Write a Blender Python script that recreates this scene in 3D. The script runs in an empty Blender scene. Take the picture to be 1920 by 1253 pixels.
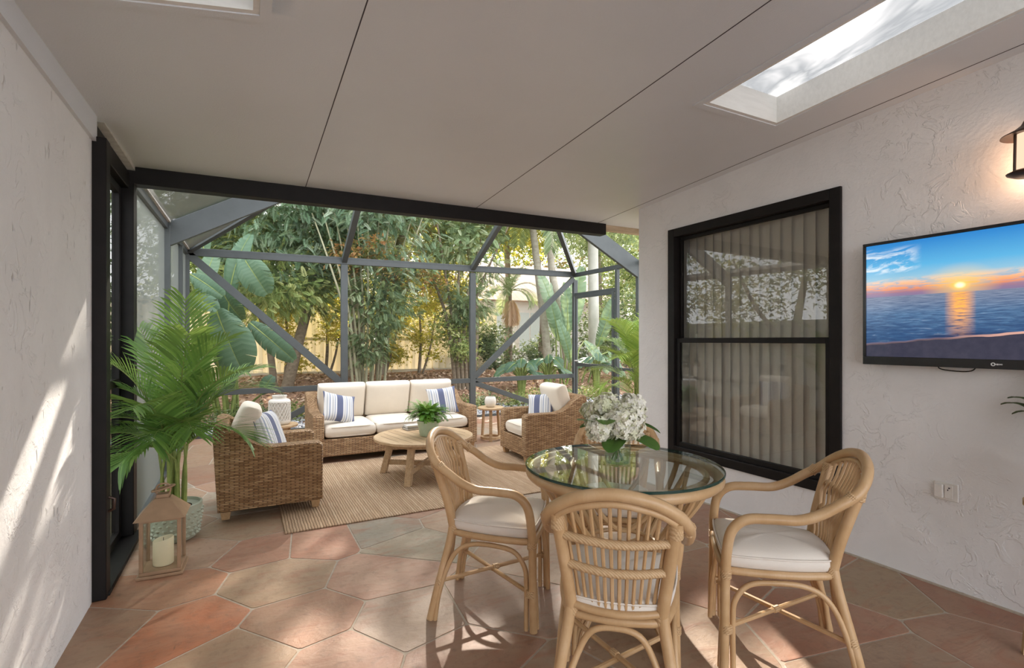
import bpy, math, random
import numpy as np
from mathutils import Vector, Matrix

random.seed(7)
rng = np.random.default_rng(11)
sc = bpy.context.scene
COL = sc.collection
PI = math.pi

# ------------------------------------------------------------------ camera
F, HZ, CH = 945.0, 638.0, 1.27          # focal length and horizon in pixels of a 1920x1253 frame, camera height
TH = math.atan2(502.0, F)
ST, CT = math.sin(TH), math.cos(TH)
cam_d = bpy.data.cameras.new('camera')
cam_d.sensor_width = 36.0
cam_d.lens = F / 1920 * 36
cam_d.shift_y = (HZ - 626.5) / 1920
cam_d.clip_start = 0.05
cam_d.clip_end = 300
cam = bpy.data.objects.new('camera', cam_d)
COL.objects.link(cam)
cam.location = (0, 0, CH)
cam.rotation_euler = (PI / 2, 0, -TH)
sc.camera = cam

# ------------------------------------------------------------------ sky, sun, exposure
world = bpy.data.worlds.new('world')
sc.world = world
world.use_nodes = True
wn, wl = world.node_tree.nodes, world.node_tree.links
wn.clear()
sky = wn.new('ShaderNodeTexSky')
sky.sky_type = 'NISHITA'
sky.sun_disc = False
sky.sun_elevation = math.radians(34)
sky.sun_rotation = TH
sky.air_density = 1.0
sky.dust_density = 3.0
SKY_STRENGTH, HAZE = 3.5, 0.8
skm = wn.new('ShaderNodeMixRGB'); skm.inputs[0].default_value = HAZE
skg = wn.new('ShaderNodeMixRGB'); skg.blend_type = 'MULTIPLY'; skg.inputs[0].default_value = 1
skg.inputs[2].default_value = (.12, .12, .12, 1)
wl.new(sky.outputs[0], skg.inputs[1])
wl.new(skg.outputs[0], skm.inputs[1])
skm.inputs[2].default_value = (.965, .985, 1.02, 1)      # bright hazy sky
bg = wn.new('ShaderNodeBackground'); bg.inputs[1].default_value = SKY_STRENGTH
wo = wn.new('ShaderNodeOutputWorld')
wl.new(skm.outputs[0], bg.inputs[0]); wl.new(bg.outputs[0], wo.inputs[0])

sun_d = bpy.data.lights.new('sun', 'SUN')
sun_d.energy = 9.8
sun_d.color = (1.0, .90, .77)
sun_d.angle = math.radians(.8)
sun = bpy.data.objects.new('sun', sun_d)
COL.objects.link(sun)
SUN_EL = math.radians(33.5)
sun.rotation_euler = Vector((ST * math.cos(SUN_EL), CT * math.cos(SUN_EL), math.sin(SUN_EL))).to_track_quat('Z', 'Y').to_euler()

sc.view_settings.view_transform = 'Standard'
sc.view_settings.look = 'None'
sc.view_settings.gamma = 1.0
sc.view_settings.use_curve_mapping = False
sc.view_settings.exposure = 0.38
sc.cycles.transparent_max_bounces = 24
sc.cycles.max_bounces = 8
sc.cycles.diffuse_bounces = 4
sc.cycles.sample_clamp_indirect = 6
sc.cycles.caustics_reflective = False
sc.cycles.caustics_refractive = False

# ------------------------------------------------------------------ measuring helpers (photo pixel -> place)
def ray(px, py):
    u, v = (px - 960) / F, (HZ - py) / F
    return Vector((ST + u * CT, CT - u * ST, v))
def at_y(px, py, Y):
    r = ray(px, py); return Vector((0, 0, CH)) + r * (Y / r.y)
def at_x(px, py, X):
    r = ray(px, py); return Vector((0, 0, CH)) + r * (X / r.x)
def at_z(px, py, z=0):
    r = ray(px, py); return Vector((0, 0, CH)) + r * ((z - CH) / r.z)
def at_d(px, py, d):
    return Vector((0, 0, CH)) + ray(px, py) * d

# ------------------------------------------------------------------ materials
MATS = {}
class NT:
    def __init__(s, name):
        s.m = bpy.data.materials.new(name); s.m.use_nodes = True
        s.n, s.l = s.m.node_tree.nodes, s.m.node_tree.links
        s.n.clear()
        s.out = s.n.new('ShaderNodeOutputMaterial')
        MATS[name] = s.m
    def add(s, t, **kw):
        nd = s.n.new(t)
        for k, v in kw.items(): setattr(nd, k, v)
        return nd
    def link(s, a, b): s.l.new(a, b)
    def val(s, x, sock):
        if isinstance(x, (int, float)): sock.default_value = x
        elif isinstance(x, tuple): sock.default_value = x if len(x) == len(sock.default_value) else (*x, 1)[:len(sock.default_value)]
        else: s.link(x, sock)
    def math(s, op, a, b=None, c=None, clamp=False):
        nd = s.add('ShaderNodeMath', operation=op, use_clamp=clamp)
        s.val(a, nd.inputs[0])
        if b is not None: s.val(b, nd.inputs[1])
        if c is not None: s.val(c, nd.inputs[2])
        return nd.outputs[0]
    def mix(s, f, a, b, mode='MIX'):
        nd = s.add('ShaderNodeMixRGB', blend_type=mode)
        s.val(f, nd.inputs[0]); s.val(a, nd.inputs[1]); s.val(b, nd.inputs[2])
        return nd.outputs[0]
    def coord(s, kind='Object'):
        return s.add('ShaderNodeTexCoord').outputs[kind]
    def mapping(s, vec, scale=(1, 1, 1), rot=(0, 0, 0), loc=(0, 0, 0)):
        nd = s.add('ShaderNodeMapping'); s.link(vec, nd.inputs[0])
        nd.inputs['Scale'].default_value = scale; nd.inputs['Rotation'].default_value = rot; nd.inputs['Location'].default_value = loc
        return nd.outputs[0]
    def noise(s, vec, scale, detail=3, rough=.55, dist=0):
        nd = s.add('ShaderNodeTexNoise'); s.link(vec, nd.inputs['Vector'])
        nd.inputs['Scale'].default_value = scale; nd.inputs['Detail'].default_value = detail
        nd.inputs['Roughness'].default_value = rough; nd.inputs['Distortion'].default_value = dist
        return nd.outputs['Fac']
    def ramp(s, fac, stops, interp='LINEAR'):
        nd = s.add('ShaderNodeValToRGB'); s.val(fac, nd.inputs[0])
        cr = nd.color_ramp; cr.interpolation = interp
        while len(cr.elements) < len(stops): cr.elements.new(.5)
        for e, (p, c) in zip(cr.elements, stops):
            e.position = p; e.color = (*c, 1) if len(c) == 3 else c
        return nd.outputs[0]
    def sep(s, vec):
        nd = s.add('ShaderNodeSeparateXYZ'); s.link(vec, nd.inputs[0]); return nd.outputs
    def comb(s, x, y, z):
        nd = s.add('ShaderNodeCombineXYZ')
        for v, i in zip((x, y, z), nd.inputs): s.val(v, i)
        return nd.outputs[0]
    def bump(s, h, strength=.5, dist=.01):
        nd = s.add('ShaderNodeBump'); s.val(h, nd.inputs['Height'])
        nd.inputs['Strength'].default_value = strength; nd.inputs['Distance'].default_value = dist
        return nd.outputs[0]
    def pbr(s, color, rough=.5, metal=0, spec=.5, normal=None, emit=None, estr=0, finish=True, sheen=0):
        p = s.add('ShaderNodeBsdfPrincipled')
        s.val(color, p.inputs['Base Color']); s.val(rough, p.inputs['Roughness'])
        p.inputs['Metallic'].default_value = metal; p.inputs['Specular IOR Level'].default_value = spec
        if sheen: p.inputs['Sheen Weight'].default_value = sheen
        if normal is not None: s.link(normal, p.inputs['Normal'])
        if emit is not None:
            s.val(emit, p.inputs['Emission Color']); p.inputs['Emission Strength'].default_value = estr
        if finish: s.link(p.outputs[0], s.out.inputs[0])
        return p.outputs[0]

def m_plain(name, color, rough=.5, metal=0, spec=.5, var=.08, scale=30, bump=0, bd=.002):
    t = NT(name); c = t.coord()
    n = t.noise(c, scale, 4)
    lo = tuple(x * (1 - var) for x in color); hi = tuple(min(1, x * (1 + var)) for x in color)
    col = t.ramp(n, [(.25, lo), (.75, hi)])
    t.pbr(col, rough, metal, spec, t.bump(n, bump, bd) if bump else None)
    return t.m

def m_stucco(name, color, pits=False):
    t = NT(name); c = t.coord()
    big = t.noise(c, 2.6, 4, .6, .8)
    plate = t.ramp(t.noise(c, 7.5, 5, .62, .9), [(.52, (0, 0, 0)), (.56, (1, 1, 1))])
    mask = t.ramp(t.noise(c, 2.3, 3), [(.44, (.12, .12, .12)), (.60, (1, 1, 1))])
    knife = t.math('MULTIPLY', plate, mask)
    fine = t.noise(c, 60, 4, .6)
    med = t.noise(c, 17, 4, .6)
    h = t.math('ADD', t.math('MULTIPLY', knife, .30), t.math('ADD', t.math('MULTIPLY', med, .35), t.math('ADD', t.math('MULTIPLY', fine, .2), t.math('MULTIPLY', big, .7))))
    col = t.mix(t.ramp(big, [(.35, (0, 0, 0)), (.7, (1, 1, 1))]), tuple(x * .93 for x in color), color)
    if pits:
        pc = t.mapping(c, (30, 30, 13), (.35, 0, 0))
        p = t.noise(pc, 1.0, 2, .5, .3)
        pit = t.ramp(p, [(.66, (0, 0, 0)), (.72, (1, 1, 1))])
        pm = t.ramp(t.noise(c, 3.1, 3), [(.42, (0, 0, 0)), (.6, (1, 1, 1))])
        pit = t.math('MULTIPLY', pit, pm)
        col = t.mix(t.math('MULTIPLY', pit, .45), col, (.25, .23, .22))
        h = t.math('SUBTRACT', h, t.math('MULTIPLY', pit, .6))
    t.pbr(col, .75, 0, .25, t.bump(h, .55, .016))
    return t.m

def m_ceiling():
    t = NT('painted_ceiling'); c = t.coord()
    f = t.noise(c, 150, 3, .6); g = t.noise(c, 1.3, 3)
    col = t.ramp(g, [(.3, (.67, .69, .725)), (.7, (.71, .73, .765))])
    t.pbr(col, .34, 0, .5, t.bump(f, .35, .004))
    return t.m

def m_rattan():
    t = NT('rattan_cane'); c = t.coord()
    n = t.noise(c, 9, 3); s = t.noise(t.mapping(c, (260, 260, 22)), 1, 2)
    col = t.ramp(n, [(.25, (.49, .31, .155)), (.55, (.59, .395, .215)), (.8, (.67, .475, .29))])
    col = t.mix(t.math('MULTIPLY', s, .35), col, (.40, .21, .075))
    t.pbr(col, .36, 0, .45, t.bump(s, .1, .002))
    return t.m

def m_binding():
    t = NT('cane_binding'); c = t.coord()
    w = t.add('ShaderNodeTexWave'); t.link(c, w.inputs[0]); w.inputs['Scale'].default_value = 55
    w.inputs['Distortion'].default_value = 1.2
    w.bands_direction = 'DIAGONAL'
    col = t.mix(w.outputs['Fac'], (.50, .32, .165), (.64, .45, .26))
    t.pbr(col, .42, 0, .4, t.bump(w.outputs['Fac'], .35, .003))
    return t.m

def m_wicker():
    t = NT('woven_wicker'); c = t.coord()
    p = t.sep(c)
    nrm = t.sep(t.add('ShaderNodeTexCoord').outputs['Normal'])
    up = t.math('GREATER_THAN', t.math('ABSOLUTE', nrm[2]), .75)
    wob = t.math('MULTIPLY', t.math('SUBTRACT', t.noise(c, 5, 2), .5), .02)
    u = t.math('ADD', t.math('ADD', p[0], p[1]), wob)
    v = t.math('ADD', t.math('MULTIPLY', p[2], t.math('SUBTRACT', 1, up)), t.math('MULTIPLY', t.math('SUBTRACT', p[0], p[1]), up))
    v = t.math('ADD', v, wob)
    vs = t.math('MULTIPLY', v, 1 / .0115)
    us = t.math('MULTIPLY', u, 1 / .030)
    row = t.math('FLOOR', vs)
    odd = t.math('MULTIPLY', t.math('MODULO', t.math('ADD', row, 400), 2), .5)
    over = t.math('ABSOLUTE', t.math('SINE', t.math('MULTIPLY', t.math('ADD', t.math('MULTIPLY', us, .5), odd), PI)))
    strand = t.math('SINE', t.math('MULTIPLY', t.math('FRACT', vs), PI))
    h = t.math('MULTIPLY', t.math('POWER', over, .6), t.math('POWER', strand, .6))
    cell = t.add('ShaderNodeTexWhiteNoise', noise_dimensions='2D')
    t.link(t.comb(t.math('FLOOR', t.math('ADD', t.math('MULTIPLY', us, .5), odd)), row, 0), cell.inputs['Vector'])
    big = t.noise(c, 7, 3)
    tone = t.ramp(t.math('ADD', t.math('MULTIPLY', cell.outputs[0], .6), t.math('MULTIPLY', big, .4)), [(.15, (.31, .165, .075)), (.5, (.48, .285, .14)), (.85, (.63, .41, .225))])
    col = t.mix(t.ramp(h, [(.0, (0, 0, 0)), (.5, (1, 1, 1))]), (.10, .055, .03), tone)
    t.pbr(col, .5, 0, .35, t.bump(h, 1.0, .012))
    return t.m

def m_fabric(name, color, rough=.9, scale=260, var=.05):
    t = NT(name); c = t.coord()
    w = t.noise(t.mapping(c, (scale, scale * .35, scale)), 1, 2)
    n = t.noise(c, 6, 3)
    col = t.ramp(n, [(.3, tuple(x * (1 - var) for x in color)), (.7, color)])
    col = t.mix(t.math('MULTIPLY', w, .18), col, tuple(x * .75 for x in color))
    h = t.math('ADD', t.math('MULTIPLY', w, .2), t.math('MULTIPLY', t.noise(c, 12, 3), .6))
    t.pbr(col, rough, 0, .2, t.bump(h, .35, .006), sheen=.15)
    return t.m

def m_stripes():
    t = NT('striped_fabric'); c = t.coord()
    x = t.sep(c)[0]
    f = t.math('FRACT', t.math('ADD', t.math('MULTIPLY', x, 1 / .19), 10.08))
    navy, sky_, white, grey = (.125, .14, .225), (.30, .34, .43), (.72, .705, .69), (.47, .475, .48)
    col = t.ramp(f, [(0, navy), (.17, white), (.25, grey), (.31, white), (.37, sky_), (.43, white), (.52, grey), (.60, white), (.66, sky_), (.71, white), (.80, navy)], 'CONSTANT')
    w = t.noise(t.mapping(c, (300, 300, 300)), 1, 2)
    col = t.mix(t.math('MULTIPLY', w, .25), col, (.9, .9, .9), 'MULTIPLY')
    t.pbr(col, .9, 0, .2, t.bump(w, .3, .002), sheen=.15)
    return t.m

def m_wood(name, a, b, scale=1.0, rough=.55):
    t = NT(name); c = t.coord()
    g = t.noise(t.mapping(c, (9 * scale, 90 * scale, 60 * scale)), 1, 4, .6, .4)
    col = t.ramp(g, [(.3, a), (.7, b)])
    t.pbr(col, rough, 0, .35, t.bump(g, .25, .002))
    return t.m

def m_planks():
    t = NT('teak_planks'); c = t.coord(); p = t.sep(c)
    s = t.math('MULTIPLY', p[0], 1 / .078)
    fr = t.math('FRACT', t.math('ADD', s, 20.5))
    gap = t.math('LESS_THAN', t.math('ABSOLUTE', t.math('SUBTRACT', fr, .5)), .455)
    r = t.math('SQRT', t.math('ADD', t.math('POWER', p[0], 2), t.math('POWER', p[1], 2)))
    rim = t.math('GREATER_THAN', r, .395)
    keep = t.math('MAXIMUM', gap, rim)
    wn_ = t.add('ShaderNodeTexWhiteNoise', noise_dimensions='1D'); t.link(t.math('FLOOR', t.math('ADD', s, 20.5)), wn_.inputs['W'])
    g = t.noise(t.mapping(c, (80, 7, 40)), 1, 4, .6, .3)
    col = t.ramp(t.math('ADD', t.math('MULTIPLY', g, .7), t.math('MULTIPLY', wn_.outputs[0], .3)), [(.25, (.40, .26, .14)), (.75, (.60, .43, .26))])
    col = t.mix(keep, (.16, .09, .05), col)
    t.pbr(col, .5, 0, .35, t.bump(t.math('ADD', keep, t.math('MULTIPLY', g, .2)), .5, .003))
    return t.m

def m_rug():
    t = NT('braided_jute'); c = t.coord(); p = t.sep(c)
    wob = t.math('MULTIPLY', t.noise(c, 14, 2), .012)
    s = t.math('MULTIPLY', t.math('ADD', p[0], wob), 1 / .0185)
    h = t.math('SINE', t.math('MULTIPLY', t.math('FRACT', s), PI))
    along = t.math('ABSOLUTE', t.math('SINE', t.math('ADD', t.math('MULTIPLY', p[1], 170), t.math('MULTIPLY', t.math('FLOOR', s), 1.3))))
    hh = t.math('MULTIPLY', t.math('POWER', h, .6), t.math('ADD', .7, t.math('MULTIPLY', along, .3)))
    wn_ = t.add('ShaderNodeTexWhiteNoise', noise_dimensions='1D'); t.link(t.math('FLOOR', s), wn_.inputs['W'])
    streak = t.noise(t.mapping(c, (40, 5, 1)), 1, 4, .7)
    col = t.ramp(t.math('ADD', t.math('MULTIPLY', wn_.outputs[0], .22), t.math('MULTIPLY', streak, .78)), [(.2, (.36, .235, .145)), (.5, (.48, .335, .215)), (.8, (.60, .45, .31))])
    col = t.mix(t.ramp(hh, [(.05, (0, 0, 0)), (.6, (1, 1, 1))]), (.19, .115, .065), col)
    t.pbr(col, .9, 0, .15, t.bump(hh, .8, .008))
    return t.m

def m_flagstone():
    t = NT('flagstone'); c = t.coord()
    a = t.add('ShaderNodeAttribute', attribute_name='tone')
    n = t.noise(c, 3.2, 5, .62, .6); f = t.noise(c, 26, 4, .65); st = t.noise(t.mapping(c, (3, 9, 1), (0, 0, .6)), 1.2, 4, .6, 1.2)
    col = t.mix(t.ramp(n, [(.35, (0, 0, 0)), (.68, (.55, .55, .55))]), a.outputs['Color'], (.37, .265, .18))
    col = t.mix(t.ramp(st, [(.5, (0, 0, 0)), (.72, (.65, .65, .65))]), col, (.31, .135, .08))
    col = t.mix(t.ramp(f, [(.52, (0, 0, 0)), (.75, (.5, .5, .5))]), col, (.17, .105, .075))
    mk = t.ramp(t.noise(t.mapping(c, (14, 5, 1), (0, 0, .9)), 1.4, 5, .7, 1.5), [(.66, (0, 0, 0)), (.72, (1, 1, 1))])
    col = t.mix(t.math('MULTIPLY', mk, .55), col, (.13, .08, .06))
    h = t.math('ADD', t.math('MULTIPLY', n, .7), t.math('ADD', t.math('MULTIPLY', f, .12), t.math('MULTIPLY', st, .4)))
    t.pbr(col, t.math('ADD', .40, t.math('MULTIPLY', n, .25)), 0, .4, t.bump(h, .55, .018))
    return t.m

def m_leaf(name, stops, trans=.35, rough=.45):
    t = NT(name)
    a = t.add('ShaderNodeAttribute', attribute_name='var')
    col = t.ramp(a.outputs['Fac'], [(i / max(1, len(stops) - 1), s) for i, s in enumerate(stops)])
    p = t.pbr(col, rough, 0, .35, finish=False)
    tr = t.add('ShaderNodeBsdfTranslucent')
    t.link(t.mix(.4, col, (.50, .52, .14)), tr.inputs[0])
    mx = t.add('ShaderNodeMixShader'); mx.inputs[0].default_value = trans
    t.link(p, mx.inputs[1]); t.link(tr.outputs[0], mx.inputs[2]); t.link(mx.outputs[0], t.out.inputs[0])
    return t.m

def m_glass(name, tint=(.95, .97, .96), ior=1.5, rough=0.0, haze=0):
    t = NT(name)
    tr = t.add('ShaderNodeBsdfTransparent'); tr.inputs[0].default_value = (*tint, 1)
    gl = t.add('ShaderNodeBsdfGlossy'); gl.inputs['Roughness'].default_value = rough
    g = t.add('ShaderNodeNewGeometry'); dp = t.add('ShaderNodeVectorMath', operation='DOT_PRODUCT')
    t.link(g.outputs['Normal'], dp.inputs[0]); t.link(g.outputs['Incoming'], dp.inputs[1])
    f0 = ((ior - 1) / (ior + 1)) ** 2      # Schlick's reflectance, the same from either side of the sheet
    inv = t.math('POWER', t.math('SUBTRACT', 1, t.math('ABSOLUTE', dp.outputs['Value']), clamp=True), 5)
    fr = t.math('ADD', f0, t.math('MULTIPLY', inv, 1 - f0))
    mx = t.add('ShaderNodeMixShader'); t.link(fr, mx.inputs[0])
    t.link(tr.outputs[0], mx.inputs[1]); t.link(gl.outputs[0], mx.inputs[2])
    o = mx.outputs[0]
    if haze:
        d = t.add('ShaderNodeBsdfDiffuse'); d.inputs[0].default_value = (.5, .52, .5, 1)
        m2 = t.add('ShaderNodeMixShader'); m2.inputs[0].default_value = haze
        t.link(o, m2.inputs[1]); t.link(d.outputs[0], m2.inputs[2]); o = m2.outputs[0]
    t.link(o, t.out.inputs[0])
    return t.m

def m_screen(name, open_=.86, col=(.16, .175, .165), power=1.0):
    """insect mesh: the threads cover more of the view the more slanting the view is"""
    t = NT(name)
    g = t.add('ShaderNodeNewGeometry')
    dp = t.add('ShaderNodeVectorMath', operation='DOT_PRODUCT'); t.link(g.outputs['Normal'], dp.inputs[0]); t.link(g.outputs['Incoming'], dp.inputs[1])
    cosv = t.math('MAXIMUM', t.math('ABSOLUTE', dp.outputs['Value']), .06)
    cover = t.math('MINIMUM', t.math('DIVIDE', (1 - open_) * power, cosv), .93)
    tr = t.add('ShaderNodeBsdfTransparent')
    d = t.add('ShaderNodeBsdfDiffuse'); d.inputs[0].default_value = (*col, 1)
    mx = t.add('ShaderNodeMixShader'); t.link(cover, mx.inputs[0])
    t.link(tr.outputs[0], mx.inputs[1]); t.link(d.outputs[0], mx.inputs[2]); t.link(mx.outputs[0], t.out.inputs[0])
    return t.m

def m_skylight():
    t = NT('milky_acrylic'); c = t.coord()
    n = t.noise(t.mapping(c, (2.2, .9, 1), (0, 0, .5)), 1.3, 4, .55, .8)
    col = t.ramp(n, [(.38, (.22, .22, .22)), (.52, (.10, .105, .11)), (.62, (.185, .187, .187))])  # grey blotches painted in as the shadows of branches overhead
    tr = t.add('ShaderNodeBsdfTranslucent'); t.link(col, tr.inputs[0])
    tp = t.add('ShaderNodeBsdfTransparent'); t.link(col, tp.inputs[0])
    gl = t.add('ShaderNodeBsdfGlossy'); gl.inputs['Roughness'].default_value = .25
    mx = t.add('ShaderNodeMixShader'); mx.inputs[0].default_value = .35
    t.link(tr.outputs[0], mx.inputs[1]); t.link(tp.outputs[0], mx.inputs[2])
    m2 = t.add('ShaderNodeMixShader'); m2.inputs[0].default_value = .06
    t.link(mx.outputs[0], m2.inputs[1]); t.link(gl.outputs[0], m2.inputs[2]); t.link(m2.outputs[0], t.out.inputs[0])
    return t.m

def m_tv():
    """sunset over the sea; object x runs along the picture (0..1.15), z up (0..0.61)"""
    t = NT('sunset_picture'); c = t.coord(); p = t.sep(c)
    u = t.math('DIVIDE', p[0], 1.15); v = t.math('DIVIDE', p[2], .61)
    hz = .535
    sv = t.math('DIVIDE', t.math('SUBTRACT', v, hz), 1 - hz)
    skyc = t.ramp(sv, [(0, (.20, .15, .26)), (.08, (.27, .16, .24)), (.2, (.38, .36, .40)), (.32, (.26, .46, .58)), (.55, (.09, .37, .62)), (1, (.02, .19, .50))])
    cl = t.noise(t.comb(t.math('MULTIPLY', u, 9), 0, t.math('MULTIPLY', v, 34)), 1.1, 6, .62, .8)
    band = t.ramp(sv, [(.04, (0, 0, 0)), (.12, (1, 1, 1)), (.24, (.8, .8, .8)), (.36, (0, 0, 0))])
    clm = t.math('MULTIPLY', t.ramp(cl, [(.42, (0, 0, 0)), (.54, (1, 1, 1))]), band)
    skyc = t.mix(clm, skyc, t.ramp(sv, [(.05, (.33, .13, .16)), (.16, (.85, .30, .10)), (.28, (.95, .52, .25))]))
    ws = t.noise(t.comb(t.math('MULTIPLY', u, 7), 0, t.math('ADD', t.math('MULTIPLY', v, 14), t.math('MULTIPLY', u, -4))), 1, 5, .6, 1.0)
    wm = t.math('MULTIPLY', t.ramp(u, [(.02, (1, 1, 1)), (.17, (.9, .9, .9)), (.23, (0, 0, 0))]), t.ramp(sv, [(.42, (0, 0, 0)), (.5, (1, 1, 1)), (.8, (1, 1, 1)), (.95, (0, 0, 0))]))
    wm = t.math('MULTIPLY', wm, t.ramp(ws, [(.48, (0, 0, 0)), (.6, (1, 1, 1))]))
    skyc = t.mix(t.math('MULTIPLY', wm, .75), skyc, (.72, .76, .78))
    du = t.math('SUBTRACT', u, .365); dv = t.math('MULTIPLY', t.math('SUBTRACT', v, hz + .055), .75)
    dist = t.math('SQRT', t.math('ADD', t.math('POWER', du, 2), t.math('POWER', dv, 2)))
    glow = t.ramp(dist, [(0, (1, 1, 1)), (.015, (.9, .9, .9)), (.04, (.45, .45, .45)), (.14, (0, 0, 0))])
    skyc = t.mix(glow, skyc, (1.0, .62, .12))
    skyc = t.mix(t.ramp(dist, [(.008, (1, 1, 1)), (.022, (0, 0, 0))]), skyc, (1, .95, .6))
    wv = t.math('DIVIDE', v, hz)
    sea = t.ramp(wv, [(0, (.02, .035, .07)), (.35, (.03, .09, .20)), (.7, (.10, .20, .34)), (1, (.27, .30, .38))])
    rip = t.noise(t.comb(t.math('MULTIPLY', u, 10), 0, t.math('DIVIDE', 14, t.math('ADD', t.math('SUBTRACT', 1.05, wv), .15))), 1.5, 4, .6, .4)
    sea = t.mix(t.ramp(rip, [(.42, (.75, .75, .75)), (.6, (0, 0, 0))]), sea, (.015, .045, .13))
    sea = t.mix(t.ramp(rip, [(.6, (0, 0, 0)), (.75, (.5, .5, .5))]), sea, (.35, .38, .45))
    lw = t.noise(t.comb(t.math('MULTIPLY', u, 2.2), 0, t.math('MULTIPLY', v, 13)), 1.1, 3, .5, .5)
    sea = t.mix(t.math('MULTIPLY', t.ramp(lw, [(.55, (0, 0, 0)), (.63, (.85, .85, .85))]), t.ramp(wv, [(.2, (1, 1, 1)), (.75, (0, 0, 0))])), sea, (.008, .02, .07))
    col_w = t.ramp(t.math('ABSOLUTE', du), [(.012, (1, 1, 1)), (.055, (0, 0, 0))])
    gl2 = t.math('MULTIPLY', t.math('MULTIPLY', col_w, t.ramp(wv, [(.28, (0, 0, 0)), (.5, (.45, .45, .45)), (.8, (1, 1, 1))])), t.ramp(rip, [(.36, (0, 0, 0)), (.5, (1, 1, 1))]))
    sea = t.mix(gl2, sea, (1.0, .42, .07))
    shore = t.math('ADD', .11, t.math('ADD', t.math('MULTIPLY', u, .16), t.math('MULTIPLY', t.math('SUBTRACT', t.noise(c, 7, 2), .5), .05)))
    on_beach = t.math('LESS_THAN', v, shore)
    foam = t.math('LESS_THAN', t.math('ABSOLUTE', t.math('SUBTRACT', v, shore)), .009)
    sea = t.mix(on_beach, sea, t.mix(t.noise(c, 30, 3), (.012, .016, .035), (.05, .045, .07)))
    sea = t.mix(t.math('MULTIPLY', foam, t.ramp(u, [(.3, (.15, .15, .15)), (.5, (.9, .9, .9))])), sea, (.62, .34, .27))
    col = t.mix(t.math('GREATER_THAN', v, hz), sea, skyc)
    t.pbr((.01, .01, .012), .12, 0, .4, None, col, 1.0)
    return t.m

def m_emit(name, col, s):
    t = NT(name); e = t.add('ShaderNodeEmission'); e.inputs[0].default_value = (*col, 1); e.inputs[1].default_value = s
    t.link(e.outputs[0], t.out.inputs[0]); return t.m

STUCCO = m_stucco('white_stucco', (.79, .775, .77))
STUCCO_P = m_stucco('white_stucco_pitted', (.80, .79, .785), True)
CEIL = m_ceiling()
SEAM = m_plain('dark_seam', (.06, .05, .06), .7)
BLACK = m_plain('black_aluminium', (.010, .008, .0075), .5, 0, .22, .3, 12)
CAGE = m_plain('bronze_aluminium', (.068, .076, .077), .42, 0, .5, .1, 8)
GUTTER = m_plain('weathered_white_metal', (.55, .53, .50), .5, 0, .4, .25, 14)
RATTAN = m_rattan(); BIND = m_binding(); WICKER = m_wicker()
CREAM = m_fabric('cream_fabric', (.80, .715, .60))
IVORY = m_fabric('ivory_fabric', (.80, .735, .655))
STRIPE = m_stripes()
TEAK = m_wood('teak', (.42, .28, .15), (.60, .43, .26))
TEAKP = m_planks()
FOOTW = m_wood('foot_wood', (.38, .23, .11), (.52, .34, .18))
RUG = m_rug(); STONE = m_flagstone()
GROUT = m_plain('grout', (.43, .37, .30), .85, 0, .2, .15, 40, .3)
GLASS = m_glass('window_glass', (.93, .94, .93), 1.62)
TGLASS = m_glass('table_glass', (.92, .96, .93), 1.68)
GEDGE = m_plain('glass_edge', (.012, .045, .034), .15)
VGLASS = m_glass('vase_glass', (.93, .97, .95), 1.45)
WATER = m_glass('vase_water', (.90, .94, .90), 1.2)
SCREEN = m_screen('insect_screen', .93, (.09, .10, .09))
SCREEN_S = m_screen('dusty_insect_screen', .80, (.24, .26, .24))
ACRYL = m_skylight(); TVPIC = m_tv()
WHITEWOOD = m_wood('white_painted_wood', (.74, .73, .70), (.82, .81, .78), .6)
RAWWOOD = m_wood('raw_fascia_wood', (.40, .30, .20), (.55, .43, .31), .6)
PLASTIC = m_plain('white_plastic', (.72, .69, .65), .4)
BLACKP = m_plain('black_plastic', (.012, .012, .013), .25)
SLAT = m_fabric('blind_fabric', (.62, .565, .50), .8, 200)
BRONZE = m_plain('dark_bronze', (.055, .028, .018), .4, .4)
GREEN_PALM = m_leaf('palm_leaf', [(.03, .09, .018), (.08, .20, .04), (.17, .33, .065), (.32, .48, .13)], .25)

# ------------------------------------------------------------------ mesh helpers
def smooth_path(pts, n=6, closed=False):
    """Catmull-Rom through points (each (x,y,z) or (x,y,z,r))"""
    P = [np.array(p, float) for p in pts]
    N = len(P); out = []
    segs = N if closed else N - 1
    for i in range(segs):
        p1, p2 = P[i], P[(i + 1) % N]
        p0 = P[(i - 1) % N] if closed or i > 0 else 2 * p1 - p2
        p3 = P[(i + 2) % N] if closed or i + 2 < N else 2 * p2 - p1
        for k in range(n):
            t = k / n
            out.append(.5 * ((2 * p1) + (-p0 + p2) * t + (2 * p0 - 5 * p1 + 4 * p2 - p3) * t * t + (-p0 + 3 * p1 - 3 * p2 + p3) * t ** 3))
    if not closed: out.append(P[-1])
    return out

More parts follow.
